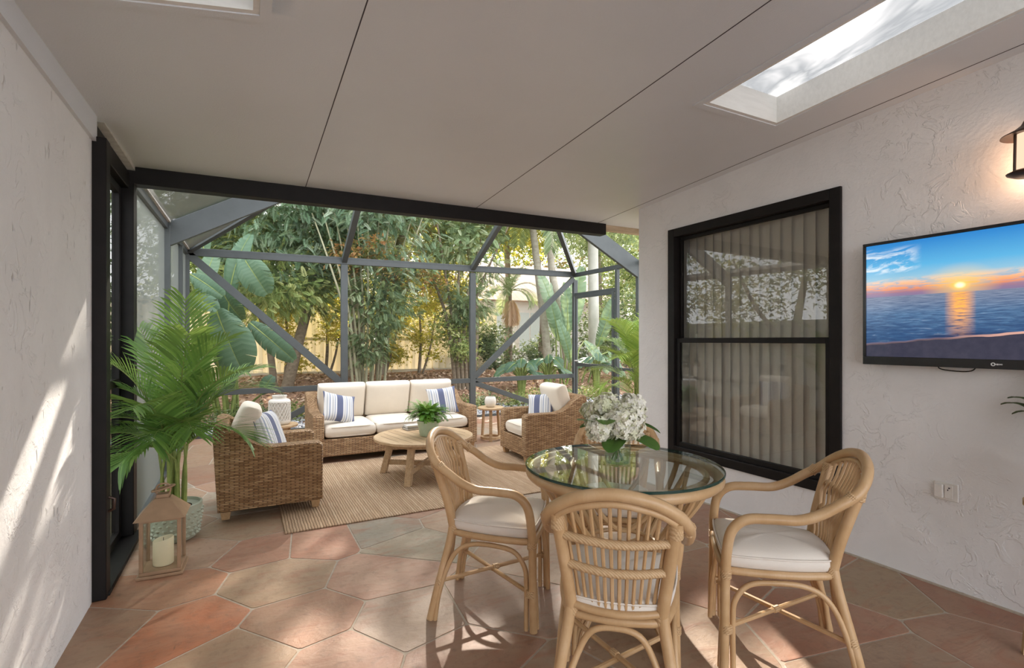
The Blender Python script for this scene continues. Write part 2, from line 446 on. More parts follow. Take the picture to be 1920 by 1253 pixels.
class MB:
    def weld(s, nd=5):
        idx, nv, mp = {}, [], []
        for v in s.v:
            k = tuple(round(c, nd) for c in v)
            if k not in idx: idx[k] = len(nv); nv.append(v)
            mp.append(idx[k])
        s.v = nv; s.f = [tuple(mp[i] for i in f) for f in s.f]; return s
    def __init__(s): s.v, s.f, s.m = [], [], []
    def add(s, vs, fs, mi=0):
        b = len(s.v); s.v.extend(tuple(map(float, v)) for v in vs)
        for f in fs: s.f.append(tuple(b + i for i in f)); s.m.append(mi)
        return s
    def box(s, lo, hi, mi=0):
        x0, y0, z0 = lo; x1, y1, z1 = hi
        return s.add([(x0, y0, z0), (x1, y0, z0), (x1, y1, z0), (x0, y1, z0), (x0, y0, z1), (x1, y0, z1), (x1, y1, z1), (x0, y1, z1)],
                     [(0, 3, 2, 1), (4, 5, 6, 7), (0, 1, 5, 4), (1, 2, 6, 5), (2, 3, 7, 6), (3, 0, 4, 7)], mi)
    def hexa(s, p, mi=0):
        return s.add(p, [(0, 3, 2, 1), (4, 5, 6, 7), (0, 1, 5, 4), (1, 2, 6, 5), (2, 3, 7, 6), (3, 0, 4, 7)], mi)
    def bar(s, a, b, w, h, up=(0, 0, 1), mi=0):
        """rectangular bar from a to b, w across, h along up"""
        a, b = Vector(a), Vector(b); d = (b - a).normalized()
        x = d.cross(Vector(up))
        if x.length < 1e-4: x = Vector((1, 0, 0))
        x.normalize(); z = x.cross(d)
        x *= w / 2; z *= h / 2
        return s.hexa([a - x - z, a + x - z, b + x - z, b - x - z, a - x + z, a + x + z, b + x + z, b - x + z], mi)
    def tube(s, pts, r=.01, n=8, closed=False, cap=True, mi=0, flat=1.0, tip=None):
        P = [Vector(p[:3]) for p in pts]
        R = [p[3] if len(p) > 3 else r for p in pts]
        N = len(P)
        rings = []; prev = None
        for i in range(N):
            if closed: d = P[(i + 1) % N] - P[i - 1]
            else: d = P[min(i + 1, N - 1)] - P[max(i - 1, 0)]
            d.normalize()
            if prev is None:
                x = d.cross(Vector((0, 0, 1)))
                if x.length < .1: x = d.cross(Vector((0, 1, 0)))
            else: x = prev - d * prev.dot(d)
            x.normalize(); prev = x; y = d.cross(x)
            rings.append([P[i] + (x * math.cos(2 * PI * k / n) + y * (math.sin(2 * PI * k / n) * flat)) * R[i] for k in range(n)])
        vs = [v for rg in rings for v in rg]; fs = []
        for i in range(N if closed else N - 1):
            j = (i + 1) % N
            off = 0
            if closed and j == 0:
                off = min(range(n), key=lambda o: (rings[0][o] - rings[i][0]).length)
            for k in range(n):
                fs.append((i * n + k, i * n + (k + 1) % n, j * n + (k + 1 + off) % n, j * n + (k + off) % n))
        if cap and not closed:
            fs.append(tuple(range(n))[::-1]); fs.append(tuple((N - 1) * n + k for k in range(n)))
        return s.add(vs, fs, mi)
    def lathe(s, prof, c=(0, 0, 0), n=32, mi=0, cap=True):
        vs, fs = [], []
        for r, z in prof:
            for k in range(n):
                a = 2 * PI * k / n; vs.append((c[0] + r * math.cos(a), c[1] + r * math.sin(a), c[2] + z))
        for i in range(len(prof) - 1):
            for k in range(n):
                fs.append((i * n + k, i * n + (k + 1) % n, (i + 1) * n + (k + 1) % n, (i + 1) * n + k))
        if cap:
            fs.append(tuple(range(n))[::-1]); fs.append(tuple((len(prof) - 1) * n + k for k in range(n)))
        return s.add(vs, fs, mi)
    def prism(s, poly, axis, a0, a1, mi=0):
        """extrude a polygon along an axis; poly gives the other two coordinates in order"""
        def P(p, a): return {'x': (a, p[0], p[1]), 'y': (p[0], a, p[1]), 'z': (p[0], p[1], a)}[axis]
        n = len(poly); vs = [P(p, a0) for p in poly] + [P(p, a1) for p in poly]
        fs = [tuple(range(n))[::-1], tuple(range(n, 2 * n))] + [(i, (i + 1) % n, n + (i + 1) % n, n + i) for i in range(n)]
        return s.add(vs, fs, mi)
    def grid(s, fn, nu, nv, mi=0, flip=False):
        vs = [fn(i / nu, j / nv) for j in range(nv + 1) for i in range(nu + 1)]
        fs = []
        for j in range(nv):
            for i in range(nu):
                a = j * (nu + 1) + i; q = (a, a + 1, a + nu + 2, a + nu + 1)
                fs.append(q[::-1] if flip else q)
        return s.add(vs, fs, mi)
    def build(s, name, mats, parent=None, smooth=True, angle=40, bevel=0, seg=2, fixn=True, subsurf=0):
        me = bpy.data.meshes.new(name)
        me.from_pydata(s.v, [], s.f)
        if not isinstance(mats, (list, tuple)): mats = [mats]
        for m in mats: me.materials.append(m)
        if len(mats) > 1: me.polygons.foreach_set('material_index', s.m)
        if fixn:
            import bmesh
            bm = bmesh.new(); bm.from_mesh(me); bmesh.ops.recalc_face_normals(bm, faces=bm.faces); bm.to_mesh(me); bm.free()
        o = bpy.data.objects.new(name, me); COL.objects.link(o)
        if parent is not None: o.parent = parent
        if bevel:
            b = o.modifiers.new('bevel', 'BEVEL'); b.width = bevel; b.segments = seg; b.limit_method = 'ANGLE'; b.angle_limit = math.radians(35)
        if subsurf:
            b = o.modifiers.new('subdivide', 'SUBSURF'); b.levels = b.render_levels = subsurf
        if smooth:
            me.polygons.foreach_set('use_smooth', [True] * len(me.polygons))
            if not subsurf: me.set_sharp_from_angle(angle=math.radians(angle))
        me.update()
        return o

def tag(o, label=None, cat=None, group=None, kind=None):
    if label: o['label'] = label
    if cat: o['category'] = cat
    if group: o['group'] = group
    if kind: o['kind'] = kind
    return o
def struct(o, label=None):
    o['kind'] = 'structure'
    if label: o['label'] = label
    return o
def thing(name, label, cat, loc=(0, 0, 0), rz=0, group=None):
    o = bpy.data.objects.new(name, None); COL.objects.link(o)
    o.empty_display_size = .1
    o.location = loc; o.rotation_euler = (0, 0, rz)
    return tag(o, label, cat, group)
def copy_tree(o, parent=None):
    kids = list(o.children)
    c = o.copy(); COL.objects.link(c); c.parent = parent
    for ch in kids: copy_tree(ch, c)
    return c

# foliage as numpy meshes
class Leaves:
    def __init__(s): s.v, s.f, s.a, s.n = [], [], [], 0
    def add(s, v, f, var):
        v = np.asarray(v, float).reshape(-1, 3); f = np.asarray(f, int)
        s.v.append(v); s.f.append(f + s.n); s.a.append(np.broadcast_to(np.asarray(var, float), (len(v),)).copy()); s.n += len(v)
    def scatter(s, tmpl, pos, dirs, scale, var, roll=None, upbias=None):
        tv, tf = tmpl; pos = np.asarray(pos, float); n = len(pos)
        d = dirs / np.maximum(np.linalg.norm(dirs, axis=1, keepdims=True), 1e-6)
        up = np.tile(np.array([0, 0, 1.0]), (n, 1)) + (rng.normal(0, .45, (n, 3)) if upbias is None else upbias)
        x = np.cross(d, up); x /= np.maximum(np.linalg.norm(x, axis=1, keepdims=True), 1e-6)
        z = np.cross(x, d)
        M = np.stack([x, d, z], axis=2) * np.asarray(scale).reshape(-1, 1, 1)
        V = np.einsum('nij,kj->nki', M, tv) + pos[:, None, :]
        k = len(tv)
        Fq = (tf[None] + (np.arange(n) * k)[:, None, None]).reshape(-1, tf.shape[1])
        s.add(V.reshape(-1, 3), Fq, np.repeat(var, k))
    def build(s, name, mat, parent=None):
        me = bpy.data.meshes.new(name)
        V = np.concatenate(s.v); Fq = np.concatenate(s.f); A = np.concatenate(s.a)
        nf, k = Fq.shape
        me.vertices.add(len(V)); me.vertices.foreach_set('co', V.astype(np.float32).ravel())
        me.loops.add(nf * k); me.loops.foreach_set('vertex_index', Fq.astype(np.int32).ravel())
        me.polygons.add(nf); me.polygons.foreach_set('loop_start', np.arange(0, nf * k, k, dtype=np.int32))
        at = me.attributes.new('var', 'FLOAT', 'POINT'); at.data.foreach_set('value', np.clip(A, 0, 1).astype(np.float32))
        me.materials.append(mat); me.update(calc_edges=True); me.validate()
        o = bpy.data.objects.new(name, me); COL.objects.link(o)
        if parent is not None: o.parent = parent
        return o

def quad_leaf(l=1, w=.4, bend=.15):
    """one leaf, a folded pair of quads pointing along +y"""
    v = [(0, 0, 0), (0, .45 * l, .04 * l), (0, l, -bend * l), (w / 2, .45 * l, .09 * l), (-w / 2, .45 * l, .09 * l)]
    return np.array(v), np.array([(0, 3, 2, 1), (0, 1, 2, 4)])
def pinnate(n=8, L=1.0, ll=.34, lw=.085, droop=.25, spread=60):
    V, Fq = [], []
    for i in range(n):
        t = .18 + .82 * i / (n - 1)
        base = np.array([0, L * t, -droop * L * t * t])
        k = math.sin(PI * (.18 + .72 * t)) ** .7
        ang = math.radians(spread * (1 - .55 * t))
        for sx in (-1, 1):
            d = np.array([sx * math.sin(ang), math.cos(ang), -.22 - droop * t]); d /= np.linalg.norm(d)
            sd = np.array([d[1], -d[0], 0]) * lw * .5
            b = len(V); l = ll * k
            V += [base, base + d * l * .45 + sd, base + d * l + np.array([0, 0, -.12 * l]), base + d * l * .45 - sd]
            Fq.append((b, b + 1, b + 2, b + 3))
    return np.array(V), np.array(Fq)
def palm_frond(L=1.0, pairs=26, ll=.32, lw=.022, arch=.5, lift=1.0, start=.22, lean=.35, vang=.5, tw=0):
    """arching feather frond; local +y outward, +z up; returns (verts, quads, rachis points)"""
    V, Fq, rach = [], [], []
    def pos(t):
        a = lift - arch * 1.6 * t * t
        return a
    pts = [np.zeros(3)]; N = 40
    for i in range(N):
        t = i / N; a = lift * 1.0 - (arch * 2.2) * t ** 1.6
        pts.append(pts[-1] + np.array([tw * t * t * .5, math.cos(a), math.sin(a)]) * L / N)
    pts = np.array(pts)
    for i in range(pairs):
        t = start + (1 - start) * (i + .5) / pairs
        f = t * N; k = min(int(f), N - 1); base = pts[k] + (pts[k + 1] - pts[k]) * (f - k)
        tan = pts[k + 1] - pts[k]; tan /= np.linalg.norm(tan)
        side = np.cross(tan, [0, 0, 1.0]); side /= np.linalg.norm(side); up = np.cross(side, tan)
        s_ = (t - start) / (1 - start)
        l = ll * (math.sin(PI * (.12 + .80 * s_)) ** .6) * rng.uniform(.9, 1.08)
        fw = lean + .75 * s_
        for sx in (-1, 1):
            d = side * sx + tan * fw + up * (vang * (1 - .5 * s_)); d /= np.linalg.norm(d)
            g = np.array([0, 0, -1.0]) * rng.uniform(.10, .22)
            p0 = base; p1 = base + d * l * .35 + g * l * .08; p2 = base + d * l * .72 + g * l * .5; p3 = base + d * l + g * l * 1.25
            wv = np.cross(d, up); wv /= np.linalg.norm(wv); wv = wv * lw * .5
            b = len(V)
            V += [p0 - wv * .4, p0 + wv * .4, p1 - wv, p1 + wv, p2 - wv * .8, p2 + wv * .8, p3 - wv * .05, p3 + wv * .05]
            Fq += [(b, b + 1, b + 3, b + 2), (b + 2, b + 3, b + 5, b + 4), (b + 4, b + 5, b + 7, b + 6)]
    return np.array(V), np.array(Fq), pts
def rot_place(V, az, loc, tilt=0.0, scale=1.0, roll=0.0):
    """local +y turned to azimuth az (0 = +x), then moved"""
    M = Matrix.Rotation(az - PI / 2, 3, 'Z') @ Matrix.Rotation(tilt, 3, 'X') @ Matrix.Rotation(roll, 3, 'Y')
    return V @ np.array(M).T * scale + np.array(loc)
def blade_leaf(L=1.0, W=.35, arch=.6, lift=.9, stalk=.5, n=16, tear=.0, fold=.25):
    """broad banana-like leaf on a stalk: returns verts, quads, midrib points"""
    pts = [np.zeros(3)]; N = 30
    for i in range(N):
        t = i / N; a = lift - arch * 2.2 * t ** 1.8
        pts.append(pts[-1] + np.array([0, math.cos(a), math.sin(a)]) * L / N)
    pts = np.array(pts); V, Fq = [], []
    def at(t):
        f = min(t, .9999) * N; k = int(f); return pts[k] + (pts[k + 1] - pts[k]) * (f - k), (pts[k + 1] - pts[k])
    for sx in (-1, 1):
        gap = 0
        for i in range(n):
            s0, s1 = i / n, (i + 1) / n
            tear_here = tear > 0 and rng.random() < tear
            c0, t0 = at(stalk + (1 - stalk) * s0); c1, t1 = at(stalk + (1 - stalk) * s1)
            if tear_here: gap = rng.uniform(-.14, .02)
            def edge(c, t, s):
                t = t / np.linalg.norm(t); side = np.array([sx, 0, 0]); up = np.cross(np.array([1, 0, 0]), t)
                w = W * .5 * (math.sin(PI * min(1, s * .93 + .06)) ** .55)
                mid = c + side * w * .5 + up * w * (fold * .5)
                out = c + side * w * .96 + up * w * (fold * .35 + gap) + t * w * .25
                return mid, out
            m0, e0 = edge(c0, t0, s0); m1, e1 = edge(c1, t1, s1)
            if tear_here: e0 = e0 + (e1 - e0) * .22
            b = len(V); V += [c0, m0, e0, c1, m1, e1]
            Fq += [(b, b + 1, b + 4, b + 3), (b + 1, b + 2, b + 5, b + 4)]
    return np.array(V), np.array(Fq), pts

# ------------------------------------------------------------------ the setting
XL, XR, YB, YC = -.65, 3.17, 4.04, 3.507       # left wall, right wall, beam, wall corner
CX0, CX1, CY1 = -.66, 5.36, 7.63               # screen enclosure
def zc(x, y):                                  # underside of the sloping patio roof
    z = 2.39 + .010 * (x - XL) + .055 * (YB - y)
    return z - .088 * max(0, (.40 - x) / 1.05) * max(0, YB - y)

# floor: irregular flagstones as one surface
TR = [  # outlines read off the floor, photo pixels, with the stone's own colour
    ([(167, 1231), (287, 1133), (383, 1117), (462, 1150), (406, 1200), (267, 1237)], (.56, .225, .115)),
    ([(387, 1115), (423, 1071), (562, 1044), (637, 1056), (612, 1104), (465, 1148)], (.47, .335, .215)),
    ([(462, 1150), (612, 1108), (687, 1127), (635, 1205), (577, 1221), (406, 1199)], (.44, .235, .145)),
    ([(406, 1201), (577, 1221), (550, 1253), (430, 1300), (267, 1237)], (.45, .31, .20)),
    ([(167, 1231), (287, 1133), (173, 1150), (117, 1233)], (.47, .30, .20)),
    ([(175, 1148), (290, 1129), (383, 1115), (421, 1071), (345, 1085), (205, 1112)], (.54, .265, .15)),
    ([(354, 1077), (437, 1019), (529, 996), (572, 1000), (562, 1044), (423, 1069)], (.50, .26, .17)),
    ([(575, 1005), (629, 992), (642, 1025), (565, 1042)], (.54, .26, .165)),
    ([(375, 1002), (398, 983), (521, 965), (535, 994), (437, 1017)], (.47, .35, .235)),
    ([(346, 1010), (375, 1004), (433, 1019), (358, 1075), (346, 1079)], (.52, .355, .25)),
    ([(629, 992), (792, 969), (798, 998), (644, 1025)], (.39, .37, .30)),
    ([(650, 1025), (798, 998), (845, 1000), (845, 1040), (733, 1040)], (.43, .38, .28)),
    ([(637, 1056), (733, 1040), (790, 1041), (831, 1094), (700, 1125), (612, 1104)], (.50, .30, .215)),
    ([(687, 1127), (831, 1094), (890, 1180), (780, 1230), (635, 1205)], (.47, .345, .26)),
    ([(577, 1221), (635, 1205), (735, 1240), (700, 1290), (550, 1290)], (.52, .29, .20)),
    ([(860, 1080), (990, 1060), (1040, 1130), (960, 1210), (880, 1170)], (.43, .275, .205)),
    ([(780, 1230), (880, 1180), (960, 1220), (950, 1300), (770, 1300)], (.40, .225, .155)),
    ([(1565, 1070), (1690, 1066), (1795, 1150), (1680, 1185), (1570, 1120)], (.42, .31, .20)),
    ([(1710, 1068), (1920, 1135), (1920, 1180), (1795, 1150)], (.40, .195, .13)),
    ([(1570, 1120), (1680, 1185), (1600, 1215), (1560, 1200)], (.45, .235, .16)),
    ([(1690, 1190), (1800, 1155), (1920, 1185), (1920, 1253), (1850, 1253)], (.42, .23, .16)),
    ([(1600, 1220), (1690, 1190), (1830, 1253), (1640, 1253)], (.40, .285, .20)),
    ([(1290, 945), (1380, 970), (1330, 1010), (1270, 990)], (.42, .235, .165)),
]
PAL = [(.44, .245, .16), (.47, .34, .235), (.50, .255, .16), (.40, .23, .16), (.45, .30, .205), (.42, .37, .29), (.48, .29, .20), (.46, .325, .225)]
FX0, FX1, FY0, FY1 = -.68, 6.0, -3.2, 7.7
seeds = []
for poly, c in TR:
    q = [at_z(x, y) for x, y in poly]
    seeds.append((sum(p.x for p in q) / len(q), sum(p.y for p in q) / len(q), c))
r2 = random.Random(5)
gx, gy = .60, .43
for j in range(-2, int((FY1 - FY0) / gy) + 2):
    for i in range(-2, int((FX1 - FX0) / gx) + 2):
        x = FX0 + (i + .5 * (j % 2)) * gx + r2.uniform(-.17, .17); y = FY0 + j * gy + r2.uniform(-.13, .13)
        if all((x - s[0]) ** 2 + (y - s[1]) ** 2 > .40 ** 2 for s in seeds): seeds.append((x, y, r2.choice(PAL)))
def clip(poly, nx, ny, d):
    out = []
    for i in range(len(poly)):
        a, b = poly[i], poly[(i + 1) % len(poly)]
        da, db = a[0] * nx + a[1] * ny - d, b[0] * nx + b[1] * ny - d
        if da <= 0: out.append(a)
        if da * db < 0:
            t = da / (da - db); out.append((a[0] + (b[0] - a[0]) * t, a[1] + (b[1] - a[1]) * t))
    return out
fl = MB(); tones = []
fl.box((FX0, FY0, -.12), (FX1, FY1, -.0022), 1); tones += [(.4, .36, .3)] * 6
for i, (x, y, c) in enumerate(seeds):
    poly = [(FX0, FY0), (FX1, FY0), (FX1, FY1), (FX0, FY1)]
    for j, (x2, y2, _) in enumerate(seeds):
        if j == i: continue
        dx, dy = x2 - x, y2 - y; l = math.hypot(dx, dy)
        if l > 2.2: continue
        g = .0036
        poly = clip(poly, dx / l, dy / l, ((x2 * x2 + y2 * y2 - x * x - y * y) / 2) / l - g)
        if len(poly) < 3: break
    if len(poly) < 3: continue
    # soften the corners a little
    q = []
    for k in range(len(poly)):
        a, b, d = poly[k - 1], poly[k], poly[(k + 1) % len(poly)]
        for e in (a, d):
            l = math.hypot(e[0] - b[0], e[1] - b[1]); t = min(.3, .010 / max(l, 1e-4))
            q.append((b[0] + (e[0] - b[0]) * t, b[1] + (e[1] - b[1]) * t))
    n = len(q); ins = [(px + (x - px) * .012, py + (y - py) * .012) for px, py in q]
    jt = r2.uniform(.92, 1.08); c = (c[0] * .74 * jt, c[1] * .70 * jt, c[2] * .68 * jt)
    fl.add([(p[0], p[1], -.0035) for p in q] + [(p[0], p[1], 0) for p in ins], [tuple(range(n, 2 * n))] + [(k, (k + 1) % n, n + (k + 1) % n, n + k) for k in range(n)], 0)
    tones += [c] * (n + 1)
floor = struct(fl.build('floor', [STONE, GROUT], smooth=False, fixn=False))
ca = floor.data.color_attributes.new('tone', 'FLOAT_COLOR', 'CORNER')
buf = []
for p, c in zip(floor.data.polygons, tones): buf += [*c, 1] * p.loop_total
ca.data.foreach_set('color', buf)

# ceiling: sloping insulated panels with two skylight openings
def ceil_pt(px, py):
    lo, hi = .3, 9.0
    for _ in range(60):
        m = (lo + hi) / 2; p = Vector((0, 0, CH)) + ray(px, py) * m
        if p.z < zc(p.x, p.y): lo = m
        else: hi = m
    return p
a_, b_ = ceil_pt(1313, 197), ceil_pt(1460, 232)
SKY1 = (a_.x, b_.x, -.6, (a_.y + b_.y) / 2)
c_ = ceil_pt(487, 27); d_ = ceil_pt(375, 0)
SKY2 = (d_.x - .42, c_.x, c_.y - 1.7, c_.y)
print('SKY', SKY1, SKY2, 'seams', ceil_pt(905, 388), ceil_pt(1485, 0), ceil_pt(575, 345), ceil_pt(693, 0), ceil_pt(1180, 401), ceil_pt(1900, 103))
CT_, CXR, CYF, CYN = .13, 6.3, YB + .07, -2.4
xs = sorted({XL - .2, -.3, .05, .40, CXR, 1.775, 3.10, SKY1[0], SKY1[1], SKY2[0], SKY2[1]})
ys = sorted({CYN, CYF, SKY1[2], SKY1[3], SKY2[2], SKY2[3]} | {-2.2 + .3 * k for k in range(21)})
xs = sorted(set(xs) | {-.6, -.45, -.15, .2, .3})
cb = MB()
def holed(x, y): return any(s[0] < x < s[1] and s[2] < y < s[3] for s in (SKY1, SKY2))
for i in range(len(xs) - 1):
    for j in range(len(ys) - 1):
        x0, x1, y0, y1 = xs[i], xs[i + 1], ys[j], ys[j + 1]
        if holed((x0 + x1) / 2, (y0 + y1) / 2): continue
        q = [(x0, y0), (x1, y0), (x1, y1), (x0, y1)]
        vs = [(x, y, zc(x, y)) for x, y in q] + [(x, y, zc(x, y) + CT_) for x, y in q]
        fs = [(0, 3, 2, 1), (4, 5, 6, 7)]
        for e, (a, b, nx, ny) in enumerate(((0, 1, (x0 + x1) / 2, y0 - .01), (1, 2, x1 + .01, (y0 + y1) / 2), (2, 3, (x0 + x1) / 2, y1 + .01), (3, 0, x0 - .01, (y0 + y1) / 2))):
            if holed(nx, ny) or not (xs[0] < nx < xs[-1] and ys[0] < ny < ys[-1]): fs.append((a, b, 4 + b, 4 + a))
        cb.add(vs, fs)
ceiling = struct(cb.weld().build('ceiling', CEIL, angle=25))
sm = MB()
for X, w in ((.40, .005), (1.775, .005), (3.085, .005)):
    for k in range(8):
        y0 = CYN + (YB - .04 - CYN) * k / 8; y1 = CYN + (YB - .04 - CYN) * (k + 1) / 8
        sm.hexa([(X - w / 2, y0, zc(X, y0) - .0012), (X + w / 2, y0, zc(X, y0) - .0012), (X + w / 2, y1, zc(X, y1) - .0012), (X - w / 2, y1, zc(X, y1) - .0012),
                 (X - w / 2, y0, zc(X, y0) + .002), (X + w / 2, y0, zc(X, y0) + .002), (X + w / 2, y1, zc(X, y1) + .002), (X - w / 2, y1, zc(X, y1) + .002)])
sm.build('panel_seams', SEAM, ceiling, smooth=False)

def skylight(nm, S, label):
    x0, x1, y0, y1 = S; t = .022; h = .15
    root = thing(nm, label, 'skylight'); struct(root)
    w = MB()
    def slab(xa, xb, ya, yb):
        w.hexa([(xa, ya, zc(xa, ya) - .001), (xb, ya, zc(xb, ya) - .001), (xb, yb, zc(xb, yb) - .001), (xa, yb, zc(xa, yb) - .001)] + [(xa, ya, zc(xa, ya) + h), (xb, ya, zc(xb, ya) + h), (xb, yb, zc(xb, yb) + h), (xa, yb, zc(xa, yb) + h)])
    slab(x0, x0 + t, y0, y1); slab(x1 - t, x1, y0, y1); slab(x0 + t, x1 - t, y0, y0 + t); slab(x0 + t, x1 - t, y1 - t, y1)
    w.build('curb_frame', WHITEWOOD, root, smooth=False)
    e = MB()
    tr = .038
    for xa, xb, ya, yb in ((x0 - tr, x0, y0 - tr, y1 + tr), (x1, x1 + tr, y0 - tr, y1 + tr), (x0, x1, y1, y1 + tr), (x0, x1, y0 - tr, y0)):
        q = [(xa, ya), (xb, ya), (xb, yb), (xa, yb)]
        e.hexa([(x, y, zc(x, y) - .006) for x, y in q] + [(x, y, zc(x, y) + .001) for x, y in q])
    e.build('trim_strip', CEIL, root, smooth=False)
    p = MB(); nx_, ny_ = 6, 12
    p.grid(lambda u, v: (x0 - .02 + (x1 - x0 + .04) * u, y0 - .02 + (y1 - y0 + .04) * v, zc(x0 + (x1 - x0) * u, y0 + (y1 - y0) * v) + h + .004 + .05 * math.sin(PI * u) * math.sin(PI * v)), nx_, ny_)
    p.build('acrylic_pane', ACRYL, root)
skylight('window_2', SKY1, 'long milky skylight with white curb above the television wall')
skylight('window_3', SKY2, 'skylight at the upper edge beside the left stucco wall')

# walls
w = MB(); w.box((XL - .2, -2.2, -.1), (XL, 3.11, 2.75))
wl_ = w.build('wall_left', STUCCO_P, smooth=False, bevel=.012); struct(wl_)
t_ = MB(); t_.box((XL - .01, -2.2, 2.235), (XL + .016, 3.12, 2.6)); struct(t_.build('trim_1', CEIL, smooth=False))
WY0, WY1, WZ0, WZ1 = 1.742, 3.137, .325, 2.195
w = MB()
w.box((XR, -2.2, -.1), (XR + .2, WY0, 2.72)); w.box((XR, WY1, -.1), (XR + .2, YC, 2.62))
w.box((XR, WY0, -.1), (XR + .2, WY1, WZ0)); w.box((XR, WY0, WZ1), (XR + .2, WY1, 2.66))
wr = struct(w.build('wall_right', STUCCO, smooth=False))
w = MB(); w.box((XR + .2, YC - .2, -.1), (CXR, YC, 2.62)); struct(w.build('wall_garden', STUCCO, smooth=False))
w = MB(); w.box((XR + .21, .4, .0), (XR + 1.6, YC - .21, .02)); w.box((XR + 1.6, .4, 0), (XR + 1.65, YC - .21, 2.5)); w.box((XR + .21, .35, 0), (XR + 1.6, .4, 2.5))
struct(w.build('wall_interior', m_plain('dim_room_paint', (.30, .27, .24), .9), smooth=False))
b = MB(); b.box((XR - .014, -2.2, 0), (XR + .01, YC + .0, .008)); struct(b.build('baseboard_right', GROUT, smooth=False))

# sash window with black frame
wd = thing('window_1', 'tall black framed sash window with vertical blinds in right wall', 'window'); struct(wd)
x0, x1 = XR - .018, XR + .085; fw = .068
m = MB(); m.box((x0, WY0, WZ0), (x1, WY0 + fw, WZ1)); m.box((x0, WY1 - fw, WZ0), (x1, WY1, WZ1))
m.box((x0, WY0 + fw, WZ1 - fw), (x1, WY1 - fw, WZ1)); m.box((x0, WY0 + fw, WZ0), (x1, WY1 - fw, WZ0 + fw))
m.build('frame', BLACK, wd, bevel=.004)
s_ = MB(); g = .022
def sash(mb, x, ya, yb, za, zb, t, d):
    mb.box((x, ya, za), (x + d, ya + t, zb)); mb.box((x, yb - t, za), (x + d, yb, zb)); mb.box((x, ya + t, za), (x + d, yb - t, za + t)); mb.box((x, ya + t, zb - t), (x + d, yb - t, zb))
up = MB(); sash(up, XR + .045, WY0 + fw, WY1 - fw, 1.262, WZ1 - fw, .026, .03); us = up.build('upper_sash', BLACK, wd, bevel=.003)
lo = MB(); sash(lo, XR + .006, WY0 + fw, WY1 - fw, WZ0 + fw, 1.285, .036, .034); ls = lo.build('lower_sash', BLACK, wd, bevel=.003)
p = MB(); p.box((XR + .058, WY0 + fw + .02, 1.275), (XR + .061, WY1 - fw - .02, WZ1 - fw - .02)); p.build('pane', GLASS, us, smooth=False)
p = MB(); p.box((XR + .021, WY0 + fw + .03, WZ0 + fw + .03), (XR + .024, WY1 - fw - .03, 1.26)); p.build('pane', GLASS, ls, smooth=False)
vb = thing('vertical_blind', 'beige vertical blind hanging behind the black framed window', 'blind', (XR + .145, (WY0 + WY1) / 2, 0))
h = MB(); h.box((-.02, -.68, 2.165), (.02, .68, 2.19)); h.build('headrail', PLASTIC, vb)
ns = 17
for k in range(ns):
    y = -.655 + 1.31 * k / (ns - 1); s = MB()
    a = math.radians(12)
    def slat(u, v, y=y, a=a):
        q = (u - .5) * .098; bow = .006 * math.cos(PI * (u - .5))
        return (q * math.sin(a) + bow, y + q * math.cos(a), .335 + 1.83 * v)
    s.grid(slat, 4, 1); s.build('slat', SLAT, vb)

# beam, posts and glazed door at the left
bm_ = MB()
bm_.hexa([(XL - .07, YB - .04, 2.275), (3.19, YB - .04, 2.322), (3.19, YB + .06, 2.322), (XL - .07, YB + .06, 2.275), (XL - .07, YB - .04, 2.395), (3.19, YB - .04, 2.435), (3.19, YB + .06, 2.435), (XL - .07, YB + .06, 2.395)])
struct(bm_.build('trim_2', BLACK, smooth=False, bevel=.004), 'black roof beam spanning the patio opening')
fa = MB(); fa.hexa([(3.19, YB - .01, 2.375), (CXR, YB - .01, 2.40), (CXR, YB + .05, 2.40), (3.19, YB + .05, 2.375), (3.19, YB - .01, 2.43), (CXR, YB - .01, 2.46), (CXR, YB + .05, 2.46), (3.19, YB + .05, 2.43)])
struct(fa.build('trim_3', RAWWOOD, smooth=False), 'bare wooden fascia strip right of the beam')
dr = thing('door_1', 'narrow black framed glazed panel between left wall and beam', 'door'); struct(dr)
m = MB(); m.box((XL - .05, 3.105, 0), (XL + .055, 3.19, 2.26)); m.build('jamb', BLACK, dr, bevel=.004)
m = MB(); m.box((XL - .09, YB - .05, 0), (XL + .025, YB + .06, 2.28)); m.build('jamb', BLACK, dr, bevel=.004)
m = MB(); m.box((XL - .07, 3.19, 2.24), (XL + .0, YB - .05, 2.345)); m.build('header', BLACK, dr, bevel=.004)
m = MB(); sash(m, XL - .075, 3.19, YB - .05, 0.02, 2.24, .05, .035); m.box((XL - .075, 3.24, .98), (XL - .04, YB - .1, 1.03)); dp_ = m.build('sash', BLACK, dr, bevel=.003)
m = MB(); m.box((XL - .06, 3.235, .06), (XL - .056, YB - .095, 2.2)); m.build('pane', GLASS, dp_, smooth=False)
m = MB(); m.tube([(XL + .055, 3.15, .42), (XL + .075, 3.15, .43), (XL + .078, 3.15, .48), (XL + .055, 3.15, .49)], .008); m.build('handle', BRONZE, dr)
m = MB(); m.box((XL - .06, 3.15, -.02), (XL + .06, YB + .05, .022)); m.build('threshold', BLACK, dr, bevel=.004)
m = MB(); m.box((XL - .055, 3.19, 2.36), (XL + .03, YB, 2.40)); struct(m.build('trim_4', GUTTER, smooth=False))

